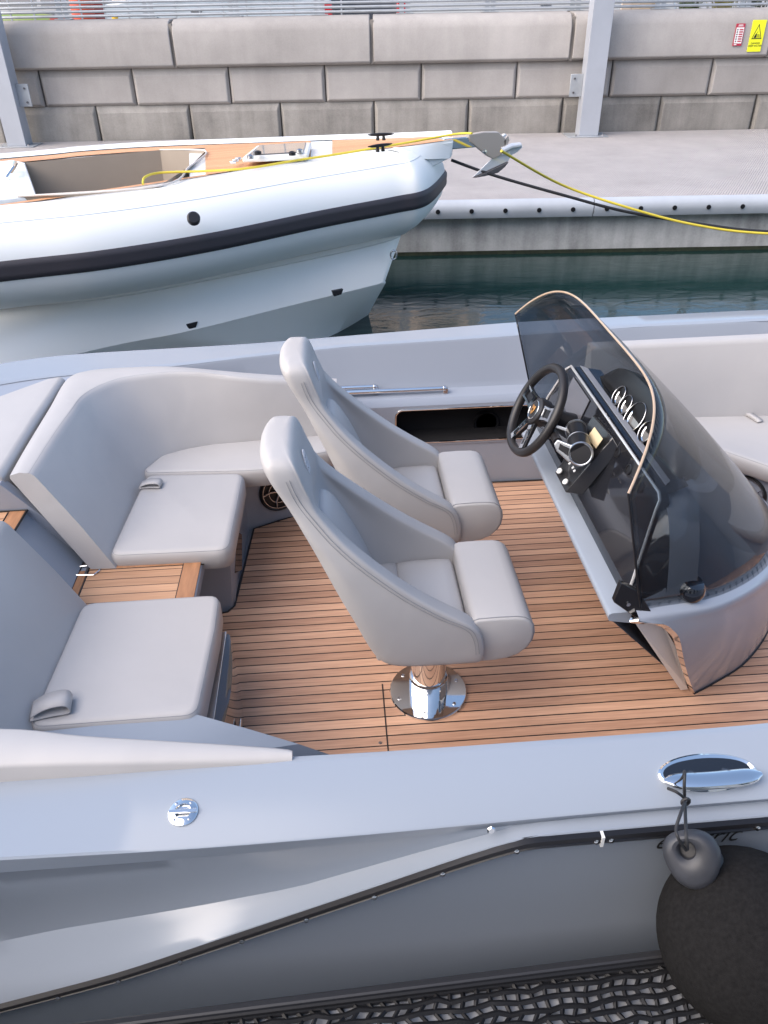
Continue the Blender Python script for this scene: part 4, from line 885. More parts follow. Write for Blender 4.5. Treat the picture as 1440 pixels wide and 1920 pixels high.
# near side cabinet sloping to the floor and coaming pad
cab=[Vector(p) for p in((-1.25,1.14,.485),(-1.25,1.442,.485),(-.86,1.440,.487),(-.425,1.446,.487),(-.395,1.40,.482))]
e1=at(370,1341,z=.482); e2=at(470,1368,z=.44); e3=at(560,1395,z=.38); e4=at(618,1415,z=.30)
topo=[(-1.25,1.15,.486),(-1.25,1.443,.486),(-.86,1.441,.487),(e1.x,e1.y+.0,.484),(e2.x,e2.y,.44),(e3.x,e3.y,.38),(e4.x,e4.y,.30),(e4.x+.05,1.12,.29),(-.2,1.12,.40),(-.6,1.12,.48)]
mb=MB(); tv=[Vector(p) for p in topo]; bv=[Vector((p[0],p[1],.085)) for p in topo]; c_t=Vector((-.6,1.3,.484)); nT=len(tv)
mb.add(tv+bv+[c_t],[(i,(i+1)%nT,nT+(i+1)%nT,nT+i) for i in range(nT)]+[(i,(i+1)%nT,2*nT) for i in range(nT)]); mb.build('side_cabinet',GEL,boat,sharp=40)
pa=[(-1.6,1.21,1.075),(-1.1,1.20,1.08),(-.768,1.186,1.082),(-.589,1.152,1.075),(-.415,1.128,1.068),(-.28,1.11,1.062),(-.160,1.092,1.057),(-.135,1.085,1.056)]
rings=[]
for i,(x,yo,yi) in enumerate(cr([Vector(p) for p in pa],5)):
    zt=.797-.0*x if x<-.4 else .797; zt=interp([(-1.6,.80),(-.6,.80),(-.13,.785)],x); k=1
    rings.append([Vector((x,yi+.0,zt-.014)),Vector((x,yi+.008,zt-.005)),Vector((x,lerp(yi,yo,.5),zt+.0)),Vector((x,yo-.010,zt-.0)),Vector((x,yo-.002,zt-.006)),Vector((x,yo,zt-.018)),Vector((x,yo+.02,zt-.20)),Vector((x,yi,zt-.20))])
mb=MB(); mb.loft(rings); mb.build('coaming_pad',VINYL,boat,sharp=50)
# -- hull fittings
def push_fitting():
    c=at(344,1523,y=.972); n_=Vector((0,-.36,.93)).normalized(); u=Vector((1,0,0)); v_=n_.cross(u)
    # sit on the band surface
    x=c.x; a=hull_ring(x); P1,P2=a[2],a[3]; t=.50; best=min([lerp(P1,P2,k/40) for k in range(41)],key=lambda q:abs((q-C0).normalized().dot(ray(344,1523))-1)); c=Vector((x,best.y,best.z)); nn_=Vector((0,-(P1.z-P2.z),(P1.y-P2.y))).normalized()
    o=MB().rev([(.0295,0),(.0295,.003),(.027,.005),(.016,.0065),(.0145,.004),(.0145,-.004),(0,-.006)],c,nn_,40).build('deck_filler_cap',CHROME,boat)
    s=MB(); v_=nn_.cross(Vector((1,0,0))).normalized()
    s.obox(c+nn_*.006,Vector((.0285,0,0)),v_*.0045,nn_*.002); s.build('cap_bar',CHROME,o,bevel=.0015)
    s=MB()
    for q in(R(50),R(130),R(230),R(310)): MB().rev([(.0032,0),(.0032,.0018),(0,.0022)],c+nn_*.0045+Vector((1,0,0))*.0225*math.cos(q)+v_*.0225*math.sin(q),nn_,8).build('cap_screw',STEEL,o)
push_fitting()
# pop-up cleat
x=.709; a=hull_ring(x); P1,P2=a[2],a[3]; nrm=Vector((0,-(P1.z-P2.z),(P1.y-P2.y))).normalized(); vv=(P1-P2).normalized()
cen=min([lerp(P1,P2,k/60) for k in range(61)],key=lambda q:abs((q-C0).normalized().dot(ray(1318,1450))-1)); cen=Vector((x,cen.y,cen.z))
def ell(a_,b_,h,n=40,cx=0,cy=0,pw=1.0): 
    o=[]
    for k in range(n):
        q=2*math.pi*k/n; cc_,ss=math.cos(q),math.sin(q); o.append(cen+Vector((1,0,0))*(cx+a_*math.copysign(abs(cc_)**pw,cc_))+vv*(cy+b_*math.copysign(abs(ss)**pw,ss))+nrm*h)
    return o
mb=MB(); mb.loft([ell(.102,.040,-.002),ell(.102,.040,.003),ell(.098,.0365,.0055),ell(.091,.030,.003),ell(.089,.028,-.014),ell(.03,.005,-.016)]); cl=mb.build('pop_up_cleat',CHROME,boat,sharp=50)
mb=MB(); mb.loft([ell(.090,.029,-.006,pw=.9),ell(.090,.029,.0042,pw=.9)]); mb.build('cleat_recess',GLOSSBLACK,cl)
mb=MB()
for sx in(-.035,.035): mb.cyl(cen+Vector((sx,0,0))+nrm*(.003)+vv*-.002,cen+Vector((sx,0,0))+nrm*.020+vv*-.014,.0085,14)
mb.build('cleat_post',STEEL,cl)
bar=[]
for k in range(17):
    t=k/16*2-1; w_=.0145*(1-abs(t)**4.5)**.6+.004; th=.005*(1-abs(t)**4)+.003
    c_=cen+Vector((.100*t,0,0))+nrm*(.020)+vv*(-.024+.006*t*t)
    bar.append([c_+vv*(w_*math.cos(q))+nrm*(th*math.sin(q)) for q in[2*math.pi*j/16 for j in range(16)]])
mb=MB(); mb.loft(bar); mb.build('cleat_bar',CHROME,cl,sharp=60)
# ================================================================== HELM SEATS
def helm_seat(dx,dy,side):
    O=Vector((.258+dx,1.84+dy,.1))
    W=lambda x,y,z:Vector((x+dx,1.84+dy+y,z))
    # stations: z, back outer x, wing front x, half width, thickness, top of head flag
    ST=[(.440,.075,.375,.205,.050),(.452,.062,.392,.216,.052),(.50,.040,.395,.222,.062),(.56,.018,.385,.226,.064),(.605,.002,.360,.227,.064),(.65,-.018,.285,.226,.064),(.71,-.042,.200,.222,.063),(.77,-.066,.128,.215,.062),(.84,-.094,.052,.204,.062),(.90,-.120,-.006,.188,.060),(.955,-.144,-.050,.170,.064),(1.00,-.168,-.082,.156,.070),(1.04,-.190,-.100,.153,.078),(1.08,-.208,-.112,.151,.086),(1.108,-.214,-.122,.146,.082),(1.128,-.202,-.134,.128,.06),(1.134,-.186,-.150,.09,.03)]
    rings=[]
    for z,xb,xw,w_,t in ST:
        xi=xb+t; xw=max(xw,xi+.0)
        mid=lerp(xb,xw,.5)
        ro=[(w_-.004,xw-.001),(w_,xw-.010),(w_,lerp(xb,xw,.62)),(w_,lerp(xb,xw,.42)),(w_*.97,xb+.05 if xw-xb>.12 else lerp(xb,xw,.25)),(w_*.80,xb+.010),(w_*.45,xb-.002),(0,xb-.004)]
        if xi<xw-.02:
            ri=[(w_-t*.92,xw-.003),(w_-t,xw-.014),(w_-t,lerp(xi,xw,.62)),(w_-t,lerp(xi,xw,.4)),(w_-t-.01,xi+.035 if xw-xi>.09 else lerp(xi,xw,.25)),((w_-t)*.78,xi+.006),((w_-t)*.4,xi),(0,xi)]
        else:
            ri=[(w_*.985,xw+.003),(w_*.95,xw+.006),(w_*.88,xw+.007),(w_*.76,xw+.008),(w_*.62,xw+.007),(w_*.45,xw+.006),(w_*.2,xw+.006),(0,xw+.006)]
        loop=[(y,x) for y,x in ro]+[(-y,x) for y,x in ro[-2::-1]]+[(-y,x) for y,x in ri]+[(y,x) for y,x in ri[-2::-1]]
        rings.append([W(x,y,z) for y,x in loop])
    mb=MB(); mb.loft(rings); mb.v=[p-O for p in mb.v]
    shell=mb.build('helm_seat',VINYL,boat,sub=2); shell.location=O
    def b_(mb,name,mat=VINYL,**k):
        mb.v=[p-O for p in mb.v]; return mb.build(name,mat,shell,**k)
    # closed underside + seat pan
    mb=MB(); pr=[(.075,.442),(.07,.52),(.36,.53),(.385,.49),(.385,.442)]
    mb.prism([W(x,-.175,z) for x,z in pr],(0,.35,0)); b_(mb,'seat_pan',bevel=.01)
    # seat cushion with transverse crease
    prof=[(.055,.500),(.055,.545),(.075,.562),(.120,.566),(.158,.562),(.163,.553),(.168,.562),(.21,.569),(.30,.571),(.335,.567),(.347,.552),(.347,.500)]
    rings=[]
    for y,k in((-.166,.0),(-.163,.6),(-.152,.93),(-.13,1),(0,1.05),(.13,1),(.152,.93),(.163,.6),(.166,.0)):
        rings.append([W(x if k>.5 else lerp(x,.2,.02),y,.500+(z-.500)*(.55+.45*k)) for x,z in prof])
    mb=MB(); mb.loft(rings); b_(mb,'seat_cushion',sharp=70)
    # front bolster
    prof=[(.353,.44),(.353,.585),(.358,.598),(.372,.604),(.43,.606),(.485,.605),(.508,.600),(.525,.588),(.537,.568),(.541,.54),(.537,.51),(.524,.482),(.500,.458),(.468,.444),(.43,.438),(.39,.436)]
    rings=[]; cx_,cz_=.44,.52
    for y,k in((-.196,.90),(-.1935,.965),(-.187,.992),(-.178,1),(0,1.004),(.178,1),(.187,.992),(.1935,.965),(.196,.90)):
        rings.append([W(cx_+(x-cx_)*k,y,cz_+(z-cz_)*k) for x,z in prof])
    mb=MB(); mb.loft(rings); bol=b_(mb,'front_bolster',sharp=60)
    mb=MB(); mb.tube([W(cx_+(x-cx_)*1.0,-.188,cz_+(z-cz_)*1.0)+Vector((0,-.0005,0)) for x,z in prof[1:12]],.0016,6); mb.v=[p-O for p in mb.v]; sm_=mb.build('bolster_piping',VINYL2,shell)
    # lumbar pad
    lr=[]
    for z,h,wd in((.585,.015,.085),(.60,.030,.100),(.66,.042,.108),(.75,.044,.108),(.84,.040,.102),(.89,.034,.092),(.915,.024,.075),(.922,.010,.05)):
        xb=interp([(s[0],s[1]+s[4]) for s in ST],z)
        lr.append([W(xb-.01,-wd,z),W(xb+h*.55,-wd*.98,z),W(xb+h*.92,-wd*.75,z),W(xb+h,0,z),W(xb+h*.92,wd*.75,z),W(xb+h*.55,wd*.98,z),W(xb-.01,wd,z)])
    mb=MB(); mb.loft(lr); b_(mb,'lumbar_pad',sub=1)
    # stitching along the rim (outer side)
    for sgn in(-1,1):
        pts=[W(max(s[2],s[1]+s[4])-.022,sgn*(s[3]+.0026),s[0]-.0) for s in ST[2:14]]
        mb=MB(); mb.tube(cr(pts,4),.0011,5); mb.v=[p-O for p in mb.v]; mb.build('rim_stitch',VINYL2,shell)
        mb=MB(); mb.tube(cr([p+Vector((-.009,0,-.004)) for p in pts],4),.0008,5); mb.v=[p-O for p in mb.v]; mb.build('second_stitch',VINYL2,shell)
    # embroidered emblem on the head, an oval wreath with letter-like loops
    mb=MB(); ec=W(-.106,-.01,1.045); eu=Vector((0,1,0)); ev=Vector((-.22,0,1)).normalized(); en_=Vector((1,0,.22)).normalized(); ec=ec+en_*.013
    mb.tube([ec+ev*(.040*math.cos(q))+eu*(.022*math.sin(q))+en_*0 for q in[2*math.pi*k/28 for k in range(28)]],.0022,5,closed=True)
    for k,c_ in enumerate((.024,.008,-.008,-.024)):
        mb.tube(cr([ec+ev*c_+eu*-.012,ec+ev*(c_+.007)+eu*-.004,ec+ev*(c_-.006)+eu*.003,ec+ev*(c_+.006)+eu*.009,ec+ev*c_+eu*.013],4),.0020,5)
    b_(mb,'head_emblem',EMB)
    # pedestal
    pc=W(.258,.012,0)
    mb=MB(); mb.rev([(.133,.101),(.133,.108),(.130,.112),(.066,.114),(.060,.114)],Vector((pc.x,pc.y,0)),(0,0,1),56); pl=b_(mb,'pedestal_plate',CHROME,sharp=30)
    mb=MB(); mb.rev([(.0655,.113),(.0655,.178),(.0635,.181),(.059,.182),(.059,.445)],Vector((pc.x,pc.y,0)),(0,0,1),56); b_(mb,'pedestal_column',CHROME,sharp=30)
    mb=MB()
    for k in range(6):
        q=R(18+60*k); mb.rev([(.0065,.112),(.0065,.1145),(.003,.1145),(0,.1135)],Vector((pc.x+.108*math.cos(q),pc.y+.108*math.sin(q),0)),(0,0,1),12)
    b_(mb,'plate_screw',STEEL)
    return shell
def relabel(o,l): o['label']=l
s1=helm_seat(0,0,1); relabel(s1,'near helm seat on a chrome pedestal')
s2=helm_seat(.028,.605,-1); relabel(s2,'far helm seat behind the near one')
# ================================================================== CONSOLE
def shoulder(n=48,inset=0,dz=0):
    half=[(.80,.645,.665),(.90,.625,.658),(1.05,.585,.640),(1.20,.50,.615),(1.34,.385,.590),(1.46,.24,.572),(1.52,.10,.565),(1.53,0,.563)]
    full=[Vector((x,YC-w_,z)) for x,w_,z in half]+[Vector((x,YC+w_,z)) for x,w_,z in half[-2::-1]]
    c=cr(full,6); out=[]
    for i,p in enumerate(c):
        t=(c[min(i+1,len(c)-1)]-c[max(i-1,0)]); t.z=0; t.normalize(); nr=Vector((-t.y,t.x,0)); out.append(p+nr*inset+UP*dz)
    return out
S0=shoulder(); S1=shoulder(inset=.045,dz=.016)
half=[(1.163,.436),(1.24,.40),(1.38,.325),(1.50,.225),(1.577,.134),(1.60,.06),(1.605,0)]
ft=cr([Vector((x,YC-w_,.1)) for x,w_ in half]+[Vector((x,YC+w_,.1)) for x,w_ in half[-2::-1]],7)
def resample(path,n):
    L=[0]
    for a,b_ in zip(path,path[1:]): L.append(L[-1]+(b_-a).length)
    out=[];k=0
    for i in range(n):
        d=L[-1]*i/(n-1)
        while k<len(L)-2 and L[k+1]<d: k+=1
        t=(d-L[k])/max(1e-9,L[k+1]-L[k]); out.append(lerp(path[k],path[k+1],min(1,t)))
    return out
NS=61
S0=resample(S0,NS); S1=resample(S1,NS); FT=resample(ft,NS)
rings=[]
EB=[(0,0),(.03,.03),(.10,.062),(.18,.072),(.28,.062),(.45,.040),(.7,.018),(1,0)]   # forward set-back of the side panel's aft edge, by height
def side_ring(i):
    a,b_,c=S0[i],S1[i],FT[i]; o_=(a-b_); o_.z=0; o_.normalize(); ii=min(i,NS-1-i); fo=max(0,1-ii/9)
    r_=[b_,lerp(b_,a,.5)+UP*.002,a-UP*.004,a+o_*.006-UP*.014]
    for t in(.08,.14,.2,.28,.38,.5,.65,.82): r_.append(lerp(a,c,t)+o_*(.02*math.sin(math.pi*t))+Vector((interp(EB,t)*fo,0,0)))
    r_.append(c+UP*.006); return r_
rings=[side_ring(i) for i in range(NS)]
mb=MB(); mb.loft(rings,closed=False,cap=False); con=mb.build('helm_console',pmat('console_gloss',(.33,.355,.40),rough=.13,coat=.08,spec=.4),boat,sharp=45)
mb=MB(); mb.tube([c+Vector((0,0,.003)) for c in FT],.005,6); mb.build('console_caulk',CAULK,con)
# console inner deck under the glass
def arch(x0,w_,zc,drop,bow,n=NS,pw=2.6):
    out=[]
    for i in range(n):
        u=i/(n-1)*2-1; out.append(Vector((x0+bow*(1-abs(u)**2),YC+w_*u,zc-drop*abs(u)**pw)))
    return out
A0=arch(.896,.585,.926,.235,.02,pw=9); A1=arch(.985,.580,.915,.235,.06,pw=6); 
DECKM=pmat('console_deck',(.46,.49,.54),rough=.18,coat=.5)
rings=[]
for a,b_,c in zip(A0,A1,S1):
    cc_=c+UP*.0
    kf=max(0,(b_.z-cc_.z)/.35); rings.append([a,b_,lerp(b_,cc_,.2)+UP*.022*kf,lerp(b_,cc_,.42)+UP*.036*kf,lerp(b_,cc_,.65)+UP*.030*kf,lerp(b_,cc_,.86)+UP*.010*kf,cc_-UP*.002])
mb=MB(); mb.loft(rings,closed=False,cap=False); mb.build('console_deck',DECKM,con,sharp=50)
# dash fascia
def dpt(y,k,off=0):   # k 0 bottom .. 1 top along the fascia plane
    return Vector((lerp(.795,.888,k)-.95*off,y,lerp(.640,.931,k)+.30*off))
DW0,DW1=1.69,2.71
fas=[dpt(1.640,0),dpt(1.655,.16),dpt(1.735,.86),dpt(1.742,.96),dpt(1.765,1.0),dpt(2.66,1.0),dpt(2.69,.92),dpt(2.74,.45),dpt(2.75,0)]
mb=MB(); mb.prism(fas,(.03,0,-.01)); fa=mb.build('dash_fascia',DASH,con,bevel=.004,sharp=30)
tr_=[p+Vector((-.003,0,.002)) for p in fas]
mb=MB(); mb.tube(tr_,.0046,8); mb.build('fascia_trim',pmat('satin_trim',(.80,.79,.77),rough=.25,metal=.6),fa)
for sg in(1,-1):
    e=[dpt(1.645,0.02,-.012),dpt(1.657,.16,-.012),dpt(1.70,.55,-.012),dpt(1.737,.86,-.012),dpt(1.745,.97,-.012)]
    kk=[i for i in range(NS) if A0[i].y<=1.755]; d=[A0[kk[min(len(kk)-1,int(round(t*(len(kk)-1))))]] for t in(0,.25,.5,.75,1)]
    rg_=[[a,b_] for a,b_ in zip(e,d)]
    if sg<0: rg_=[[mir(a),mir(b_)] for a,b_ in rg_]
    mb=MB(); mb.loft(rg_,closed=False,cap=False); mb.build('fascia_side_closure',DASH,con,sharp=60)
mb=MB(); mb.add([(.80,1.60,.645),(.93,1.63,.64),(.93,1.80,.60),(.80,1.80,.60)],[(0,1,2,3)]); mb.build('inner_shelf',DASH,con,smooth=False)
# lower lip: light ledge along the aft edge, and undercut panel
lip=[]
for y in[1.60+ .04*i for i in range(30)]:
    lip.append([Vector((.80,y,.642)),Vector((.742,y,.640)),Vector((.735,y,.636)),Vector((.733,y,.628)),Vector((.738,y,.612)),Vector((.80,y,.600))])
mb=MB(); mb.loft(lip); mb.build('console_lip',GEL,con,sharp=50)
mb=MB(); mb.add([(.745,1.60,.614),(.745,2.78,.614),(1.163,2.62,.1),(1.163,1.78,.1)],[(0,1,2,3)]); mb.build('console_aft_panel',LINER,con,smooth=False)
# polished edge of the near side
ep=side_ring(0)[2:]; ep=cr(ep,4); edge=[]
for k,p in enumerate(ep):
    t=k/(len(ep)-1); w_=lerp(.036,.012,t); edge.append([p+Vector((.001,-.004,0)),p+Vector((-w_*.55,.004,-w_*.25)),p+Vector((-w_*.5,.010,-w_*.25)),p+Vector((0,.006,-.002))])
mb=MB(); mb.loft(edge); mb.build('polished_side_trim',CHROME,con,sharp=40)
mb=MB(); mb.prism([(.815,1.60,.600),(.915,1.632,.56),(1.0,1.675,.42),(1.14,1.768,.12),(1.12,1.775,.11)],(0,.006,0)); mb.build('side_cheek',WHITEPL,con,smooth=False)
# binnacle hood and gauges
hood=[]
for k in range(25):
    u=k/24*2-1; hw=.36; yy=2.21+hw*u; h=.112*(1-abs(u)**2.6)**.8; kh=(1-abs(u)**2.6)**.7
    hood.append([Vector((.955,yy,.925-.02*abs(u))),Vector((.965,yy,.925+h*.55)),Vector((1.0,yy,.93+h*.98)),Vector((1.0+.035*kh,yy,.922+h*.95)),Vector((1.0+.08*kh,yy,.915+h*.72)),Vector((1.0+.115*kh,yy,.905+h*.38)),Vector((1.0+.14*kh,yy,.89))])
mb=MB(); mb.loft(hood,closed=False,cap=False); hd=mb.build('gauge_hood',pmat('hood_black',(.012,.012,.013),rough=.3),con,sharp=60,solid=.005,off=-1)
mb=MB(); mb.prism([(.90,1.76,.926),(.90,2.66,.926),(.985,2.62,.926),(.985,1.80,.926)],(0,0,.004)); mb.build('dash_coaming_black',GLOSSBLACK,con)
mb=MB(); mb.prism([(.918,1.80,.931),(.918,2.66,.931),(.940,2.63,.931),(.940,1.82,.931)],(0,0,.004)); mb.build('dash_coaming_strip',pmat('coaming_blue_grey',(.22,.235,.27),rough=.35),con,bevel=.002)
gn=Vector((-.86,-.0,.51)).normalized()
for y,z,r_ in((2.323,.967,.034),(2.257,.965,.034),(2.168,.963,.053),(2.062,.966,.036)):
    c=Vector((.95,y,z))-gn*.046; g_=MB().rev([(r_,-.05),(r_,.045),(r_*.95,.047),(r_*.91,.040),(r_*.90,.024),(0,.022)],c,gn,32).build('gauge',BLACK,con,sharp=40)
    MB().rev([(r_*.90,.026),(r_*.88,.036),(r_*.78,.034),(r_*.78,.024)],c,gn,32).build('gauge_bezel',CHROME,g_)
    MB().rev([(r_*.79,.024),(r_*.79,.031),(0,.031)],c,gn,32).build('gauge_face',pmat('gauge_face',(.16,.155,.15),rough=.08,coat=1),g_)
    MB().tube([c+gn*.046+(Vector((0,1,0))*math.cos(q)+gn.cross(Vector((0,1,0)))*math.sin(q))*r_*.98 for q in[2*math.pi*k/32 for k in range(32)]],.0016,6,closed=True).build('gauge_rim',STEEL,g_)
# compass dome seen on the near side of the deck
MB().rev([(.045,0),(.045,.02),(.038,.032),(.030,.040),(0,.044)],tuple(at(1290,1107,z=.672)),(.15,-.25,1),28).build('horn_cap',GLOSSBLACK,con)
# dash round button rows (fuse switches) and card
for k in range(5):
    MB().rev([(.017,0),(.017,.003),(.013,.004),(.012,.001),(0,.001)],dpt(1.86+.105*k,.86),(-.93,0,.37),20).build('round_switch',BLACK,fa)
# screen panel on dash behind wheel
mb=MB(); mb.prism([dpt(2.40,.58,.002),dpt(2.60,.58,.002),dpt(2.60,.94,.002),dpt(2.40,.94,.002)],(-.002,0,.001)); mb.build('dash_display',pmat('display_grey',(.14,.14,.155),rough=.12,coat=1),fa,smooth=False)
# shift pod
P1,P2,P3,P4=at(1040,886,x=.735),at(1060,924,x=.742),at(1149,819,x=.868),at(1112,778,x=.868)
P5,P6=at(1093,929,x=.800),at(1163,843,x=.885)
D_=Vector((.10,0,-.06)); v_=[P1,P2,P3,P4,P5,P6,P1+Vector((.05,0,-.01)),P4+Vector((.03,0,0)),P6+D_*.2,P5+D_*.3]
po=mesh('control_pod',v_,[(0,1,2,3),(1,4,5,2),(0,6,4,1),(3,2,5,7),(0,3,7,6),(6,7,5,4)],pmat('pod_black',(.020,.020,.022),rough=.22,coat=.4),con,bevel=.004)
for v_,s_ in((-.035,0),(-.005,1)):
    c=at((1053,1064)[s_],(885,905)[s_],x=.748+.006*s_); MB().rev([(.0105,0),(.0105,.004),(.008,.006),(0,.006)],c+Vector((-.008,-.004,.006)),(-.7,-.15,.7),20).build('push_button',WHITEPL,po)
cd=[at(px,py,x=.84) for px,py in((1107,822),(1121,803),(1137,825),(1124,843))]
dsh=Vector((-.93,0,.37))
mb=MB(); mb.prism([p+dsh*.012 for p in cd],dsh*.0015); mb.build('paper_label',pmat('label_cream',(.80,.66,.42),rough=.6),po,smooth=False)
# throttle handle
SV=pmat('handle_silver',(.50,.51,.52),rough=.28,metal=.9)
c1=at(1089,851,x=.765); q1=at(1080,806,x=.800); hubn=(C0-c1).normalized()*.8+Vector((-.25,-.3,.1)); hubn.normalize()
MB().tube([c1-hubn*.006,lerp(c1,q1,.5),q1],[.037,.036,.034],32).build('throttle_hub',BLACK,po)
MB().rev([(.0395,-.012),(.0395,.004),(.036,.008),(.033,.006),(.033,.0)],c1,hubn,36).build('throttle_ring',SV,po,sharp=40)
MB().rev([(.033,0),(.032,.004),(0,.0045)],c1,hubn,36).build('throttle_pad',BLACK,po)
m1=lerp(c1,q1,.48); ax1=(q1-c1).normalized(); u1=ax1.cross(Vector((1,0,0))).normalized(); v1=ax1.cross(u1)
MB().tube([m1+(u1*math.cos(q)+v1*math.sin(q))*.0368 for q in[2*math.pi*k/32 for k in range(32)]],.0016,6,closed=True).build('hub_line',SV,po)
MB().tube([q1-ax1*.004,q1+ax1*.008],[.0375,.036],32).build('hub_end_cap',SV,po)
g0=at(1031,801,x=.735); g1=at(1046,829,x=.722)
MB().tube([g0,g1],[.0145,.0155],18).build('throttle_grip',LEATHER,po)
def onp(px,py,p,n):
    r=ray(px,py); return C0+r*((p-C0).dot(n)/r.dot(n))
mb=MB(); mb.prism([onp(px,py,c1+hubn*.004,hubn) for px,py in((1067,868),(1043,846),(1038,833),(1045,824),(1070,834),(1088,830),(1096,838),(1086,850))],-hubn*.014)
arm=mb.build('throttle_arm',SV,po,bevel=.004)
q_n=(C0-q1).normalized()
mb=MB(); mb.prism([onp(px,py,q1+q_n*.02,q_n) for px,py in((1026,809),(1029,799),(1038,795),(1060,802),(1082,799),(1096,806),(1103,818),(1096,812),(1080,807),(1061,809),(1041,802),(1035,804),(1033,811))],-q_n*.012); mb.build('throttle_bracket',SV,po,bevel=.002)
mb=MB(); mb.prism([onp(px,py,c1+hubn*.0045,hubn) for px,py in((1050,832),(1072,843),(1065,855),(1047,842))],hubn*.001); mb.build('arm_inlay',BLACK,po,smooth=False)
for px,py in((1071,872),(1077,880),(1086,874),(1080,886)):
    c=at(px,py,x=.765); MB().obox(c+Vector((-.006,0,.007)),Vector((0,.0045,0)),Vector((.5,0,.5))*.006,Vector((-.7,0,.7))*.001).build('key_legend',WHITEPL,po)
# steering wheel
wn_=Vector((-math.cos(R(27)),0,math.sin(R(27)))); wc=Vector((.703,2.436,.866)); wu=Vector((0,1,0)); wv=wn_.cross(wu).normalized()
if wv.z<0: wv=-wv
roll=R(-8); a_=wu*math.cos(roll)+wv*math.sin(roll); b2=wv*math.cos(roll)-wu*math.sin(roll); wu,wv=a_,b2
RW=.178
rings=[]
for k in range(64):
    q=2*math.pi*k/64; fl_=.93 if math.sin(q)<-.85 else 1; d_=wu*math.cos(q)+wv*math.sin(q)*(1 if math.sin(q)>-.8 else lerp(1,.96,(-math.sin(q)-.8)/.2))
    rings.append([wc+d_*(RW-.016+.016*math.cos(p_))+wn_*(.0165*math.sin(p_)) for p_ in[2*math.pi*j/14 for j in range(14)]])
mb=MB(); mb.loft(rings,wrap=True,cap=False); wh=mb.build('steering_wheel',LEATHER,boat)
P_=lambda x,y,h=0:wc+wu*x+wv*y+wn_*h
mb=MB(); mb.rev([(.050,-.035),(.052,-.012),(.047,.004),(.034,.010),(0,.012)],wc,wn_,40); hub=mb.build('wheel_hub',LEATHER,wh)
mb=MB(); mb.tube([P_(.0335*math.cos(q),.0335*math.sin(q),.0105) for q in[2*math.pi*k/36 for k in range(36)]],.0018,8,closed=True); mb.build('hub_ring',CHROME,wh)
mb=MB(); mb.prism([P_(x,y,.0125) for x,y in((-.012,.016),(0,.013),(.012,.016),(.012,-.002),(.007,-.012),(0,-.018),(-.007,-.012),(-.012,-.002))],wn_*.002); mb.build('badge',pmat('badge_gold',(.70,.34,.10),rough=.3,metal=.6),wh,bevel=.001)
mb=MB(); mb.prism([P_(x,y,.0147) for x,y in((-.004,.004),(.004,.004),(.0035,-.003),(0,-.006),(-.0035,-.003))],wn_*.0012); mb.build('badge_centre',BLACK,wh,smooth=False)
def spoke(ang,w0,w1,hole=True):
    c,s_=math.cos(ang),math.sin(ang); e=lambda r_,t,h=0:P_(c*r_-s_*t,s_*r_+c*t,h)
    mb=MB(); mb.loft([[e(.04,-w0,-.02),e(.04,w0,-.02),e(.04,w0,-.004),e(.04,-w0,-.004)],[e(.10,-w1*.9,-.012),e(.10,w1*.9,-.012),e(.10,w1*.9,.0),e(.10,-w1*.9,.0)],[e(.157,-w1,-.004),e(.157,w1,-.004),e(.157,w1,.006),e(.157,-w1,.006)]]); sp2=mb.build('spoke',BLACK,wh,bevel=.002)
    mb=MB(); o1=[e(.055,-w0*.85,.001),e(.055,w0*.85,.001),e(.105,w1*.85,.005),e(.145,w1*.95,.009),e(.145,-w1*.95,.009),e(.105,-w1*.85,.005)]; cc_=sum(o1,Vector())/6; i1=[lerp(p,cc_,.36) for p in o1]
    n_=6; mb.add(o1+i1,[(i,(i+1)%n_,n_+(i+1)%n_,n_+i) for i in range(n_)]); mb.build('spoke_trim',CHROME,wh,solid=.003,smooth=False)
spoke(R(168),.030,.026); spoke(R(12),.030,.026); spoke(R(-66),.015,.014); spoke(R(-114),.015,.014)
mb=MB(); mb.tube([wc-wn_*.03,wc-wn_*.10,wc-wn_*.19],[.045,.038,.055],28); mb.build('steering_column',BLACK,wh)
# ================================================================== WINDSCREEN
def topc(u): return Vector((.701+.138*(1-abs(u)**4.5),YC+.649*u,1.076+.164*(1-abs(u)**6)))
NG=NS
G0=[topc(math.copysign(abs(i/(NG-1)*2-1)**.72,i/(NG-1)*2-1)) for i in range(NG)]
GB=resample(shoulder(inset=.020,dz=.003),NG)
GB[0]=Vector((.812,1.575,.665)); GB[-1]=mir(GB[0])
rings=[]
for i,(a,b_) in enumerate(zip(G0,GB)):
    u=i/(NG-1)*2-1; row=[]
    for k in range(11):
        t=k/10; p=lerp(b_,a,t); bul=math.sin(math.pi*t)*.012*(1-abs(u)**3)
        p=p+Vector((bul*.9,0,bul)); row.append(p)
    rings.append(row)
mb=MB(); mb.loft(rings,closed=False,cap=False); ws=mb.build('windscreen',SMOKE,boat,solid=.006,sharp=60)
mb=MB(); edge_=[r_[-1] for r_ in rings]; mb.tube(rings[0][::1]+[],.0034,6); e1_=mb.build('near_aft_edge',BLACK,ws)
mb=MB(); mb.tube(edge_,.0036,8); mb.build('top_edge',GLASSEDGE,ws)
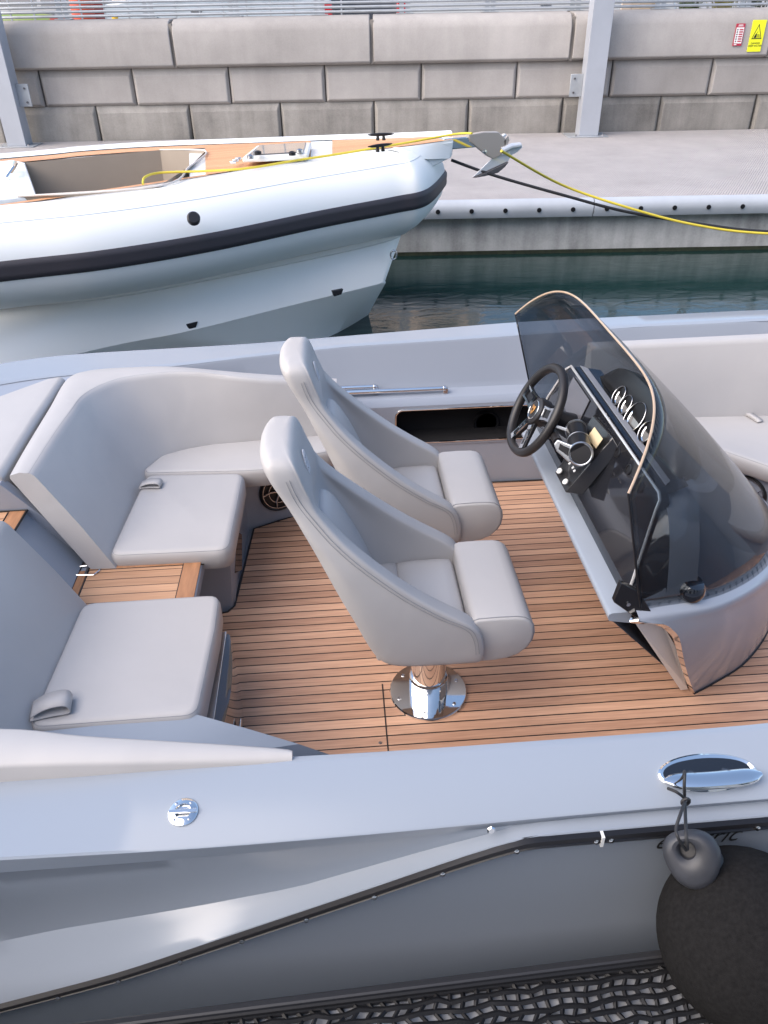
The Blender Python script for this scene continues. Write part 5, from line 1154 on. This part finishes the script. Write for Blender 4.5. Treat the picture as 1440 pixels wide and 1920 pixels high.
mb=MB(); mb.tube(rings[-1],.0030,6); mb.build('far_aft_edge',BLACK,ws)
# corner bracket
bp_=[at(px,py,y=1.572) for px,py in((1165,1094),(1198,1110),(1222,1148),(1200,1164),(1151,1130))]
mb=MB(); mb.prism([p for p in bp_],(0,.02,0)); bk_=mb.build('corner_bracket',pmat('bracket_black',(.01,.01,.011),rough=.12,coat=.5),ws,bevel=.002)
for px,py in((1178,1133),(1203,1152)):
    MB().rev([(.006,0),(.006,.003),(.003,.003),(0,.001)],at(px,py,y=1.571),(0,-1,0),16).build('bracket_screw',CHROME,bk_)
# ================================================================== BOW BENCH
bb=[]
for x in(1.15,1.3,1.6,2.0,2.4,2.9):
    o_=interp([(1.0,.0),(2,.055),(3,.28)],x); yt=3.275-o_; yb=3.12-o_
    zt=interp([(1,.775),(2,.805),(3,.85)],x)
    bb.append([Vector((x,yb,.44)),Vector((x,yb+.006,.50)),Vector((x,yt-.062,zt-.02)),Vector((x,yt-.055,zt-.006)),Vector((x,yt-.043,zt)),Vector((x,yt-.006,zt+.001)),Vector((x,yt,zt-.006)),Vector((x,yt,.44))])
mb=MB(); mb.loft(bb); mb.build('bow_backrest',VINYL,boat,sharp=50)
bsn=cushion('bow_seat_cushion',[(1.10,3.16),(1.10,3.07),(1.50,2.93),(1.77,2.62),(2.2,2.30),(2.9,2.25),(2.9,2.9),(2.0,3.09)],.385,.465,.025,rc=.05)
mb=MB(); pts=[(1.10,3.20),(1.10,3.09),(1.52,2.96),(1.80,2.66),(2.22,2.34),(2.9,2.28),(2.9,3.1),(2.0,3.17)]
mb.loft([[Vector((a,b_,.085)) for a,b_ in pts],[Vector((a,b_,.39)) for a,b_ in pts]]); bbase=mb.build('bow_bench_base',LINER,boat,sharp=30)
speaker((1.752,2.712,.275),(-.72,-.69,.05),.09,bbase)
p=at(1385,768,z=.467); sd3=strap('bow_pull_strap',(p.x,p.y+.01,.467),(.25,-1,0),.15,bsn,w_=.016,h=.010)
# near bow side lining bench (mirror) kept low, outside the view
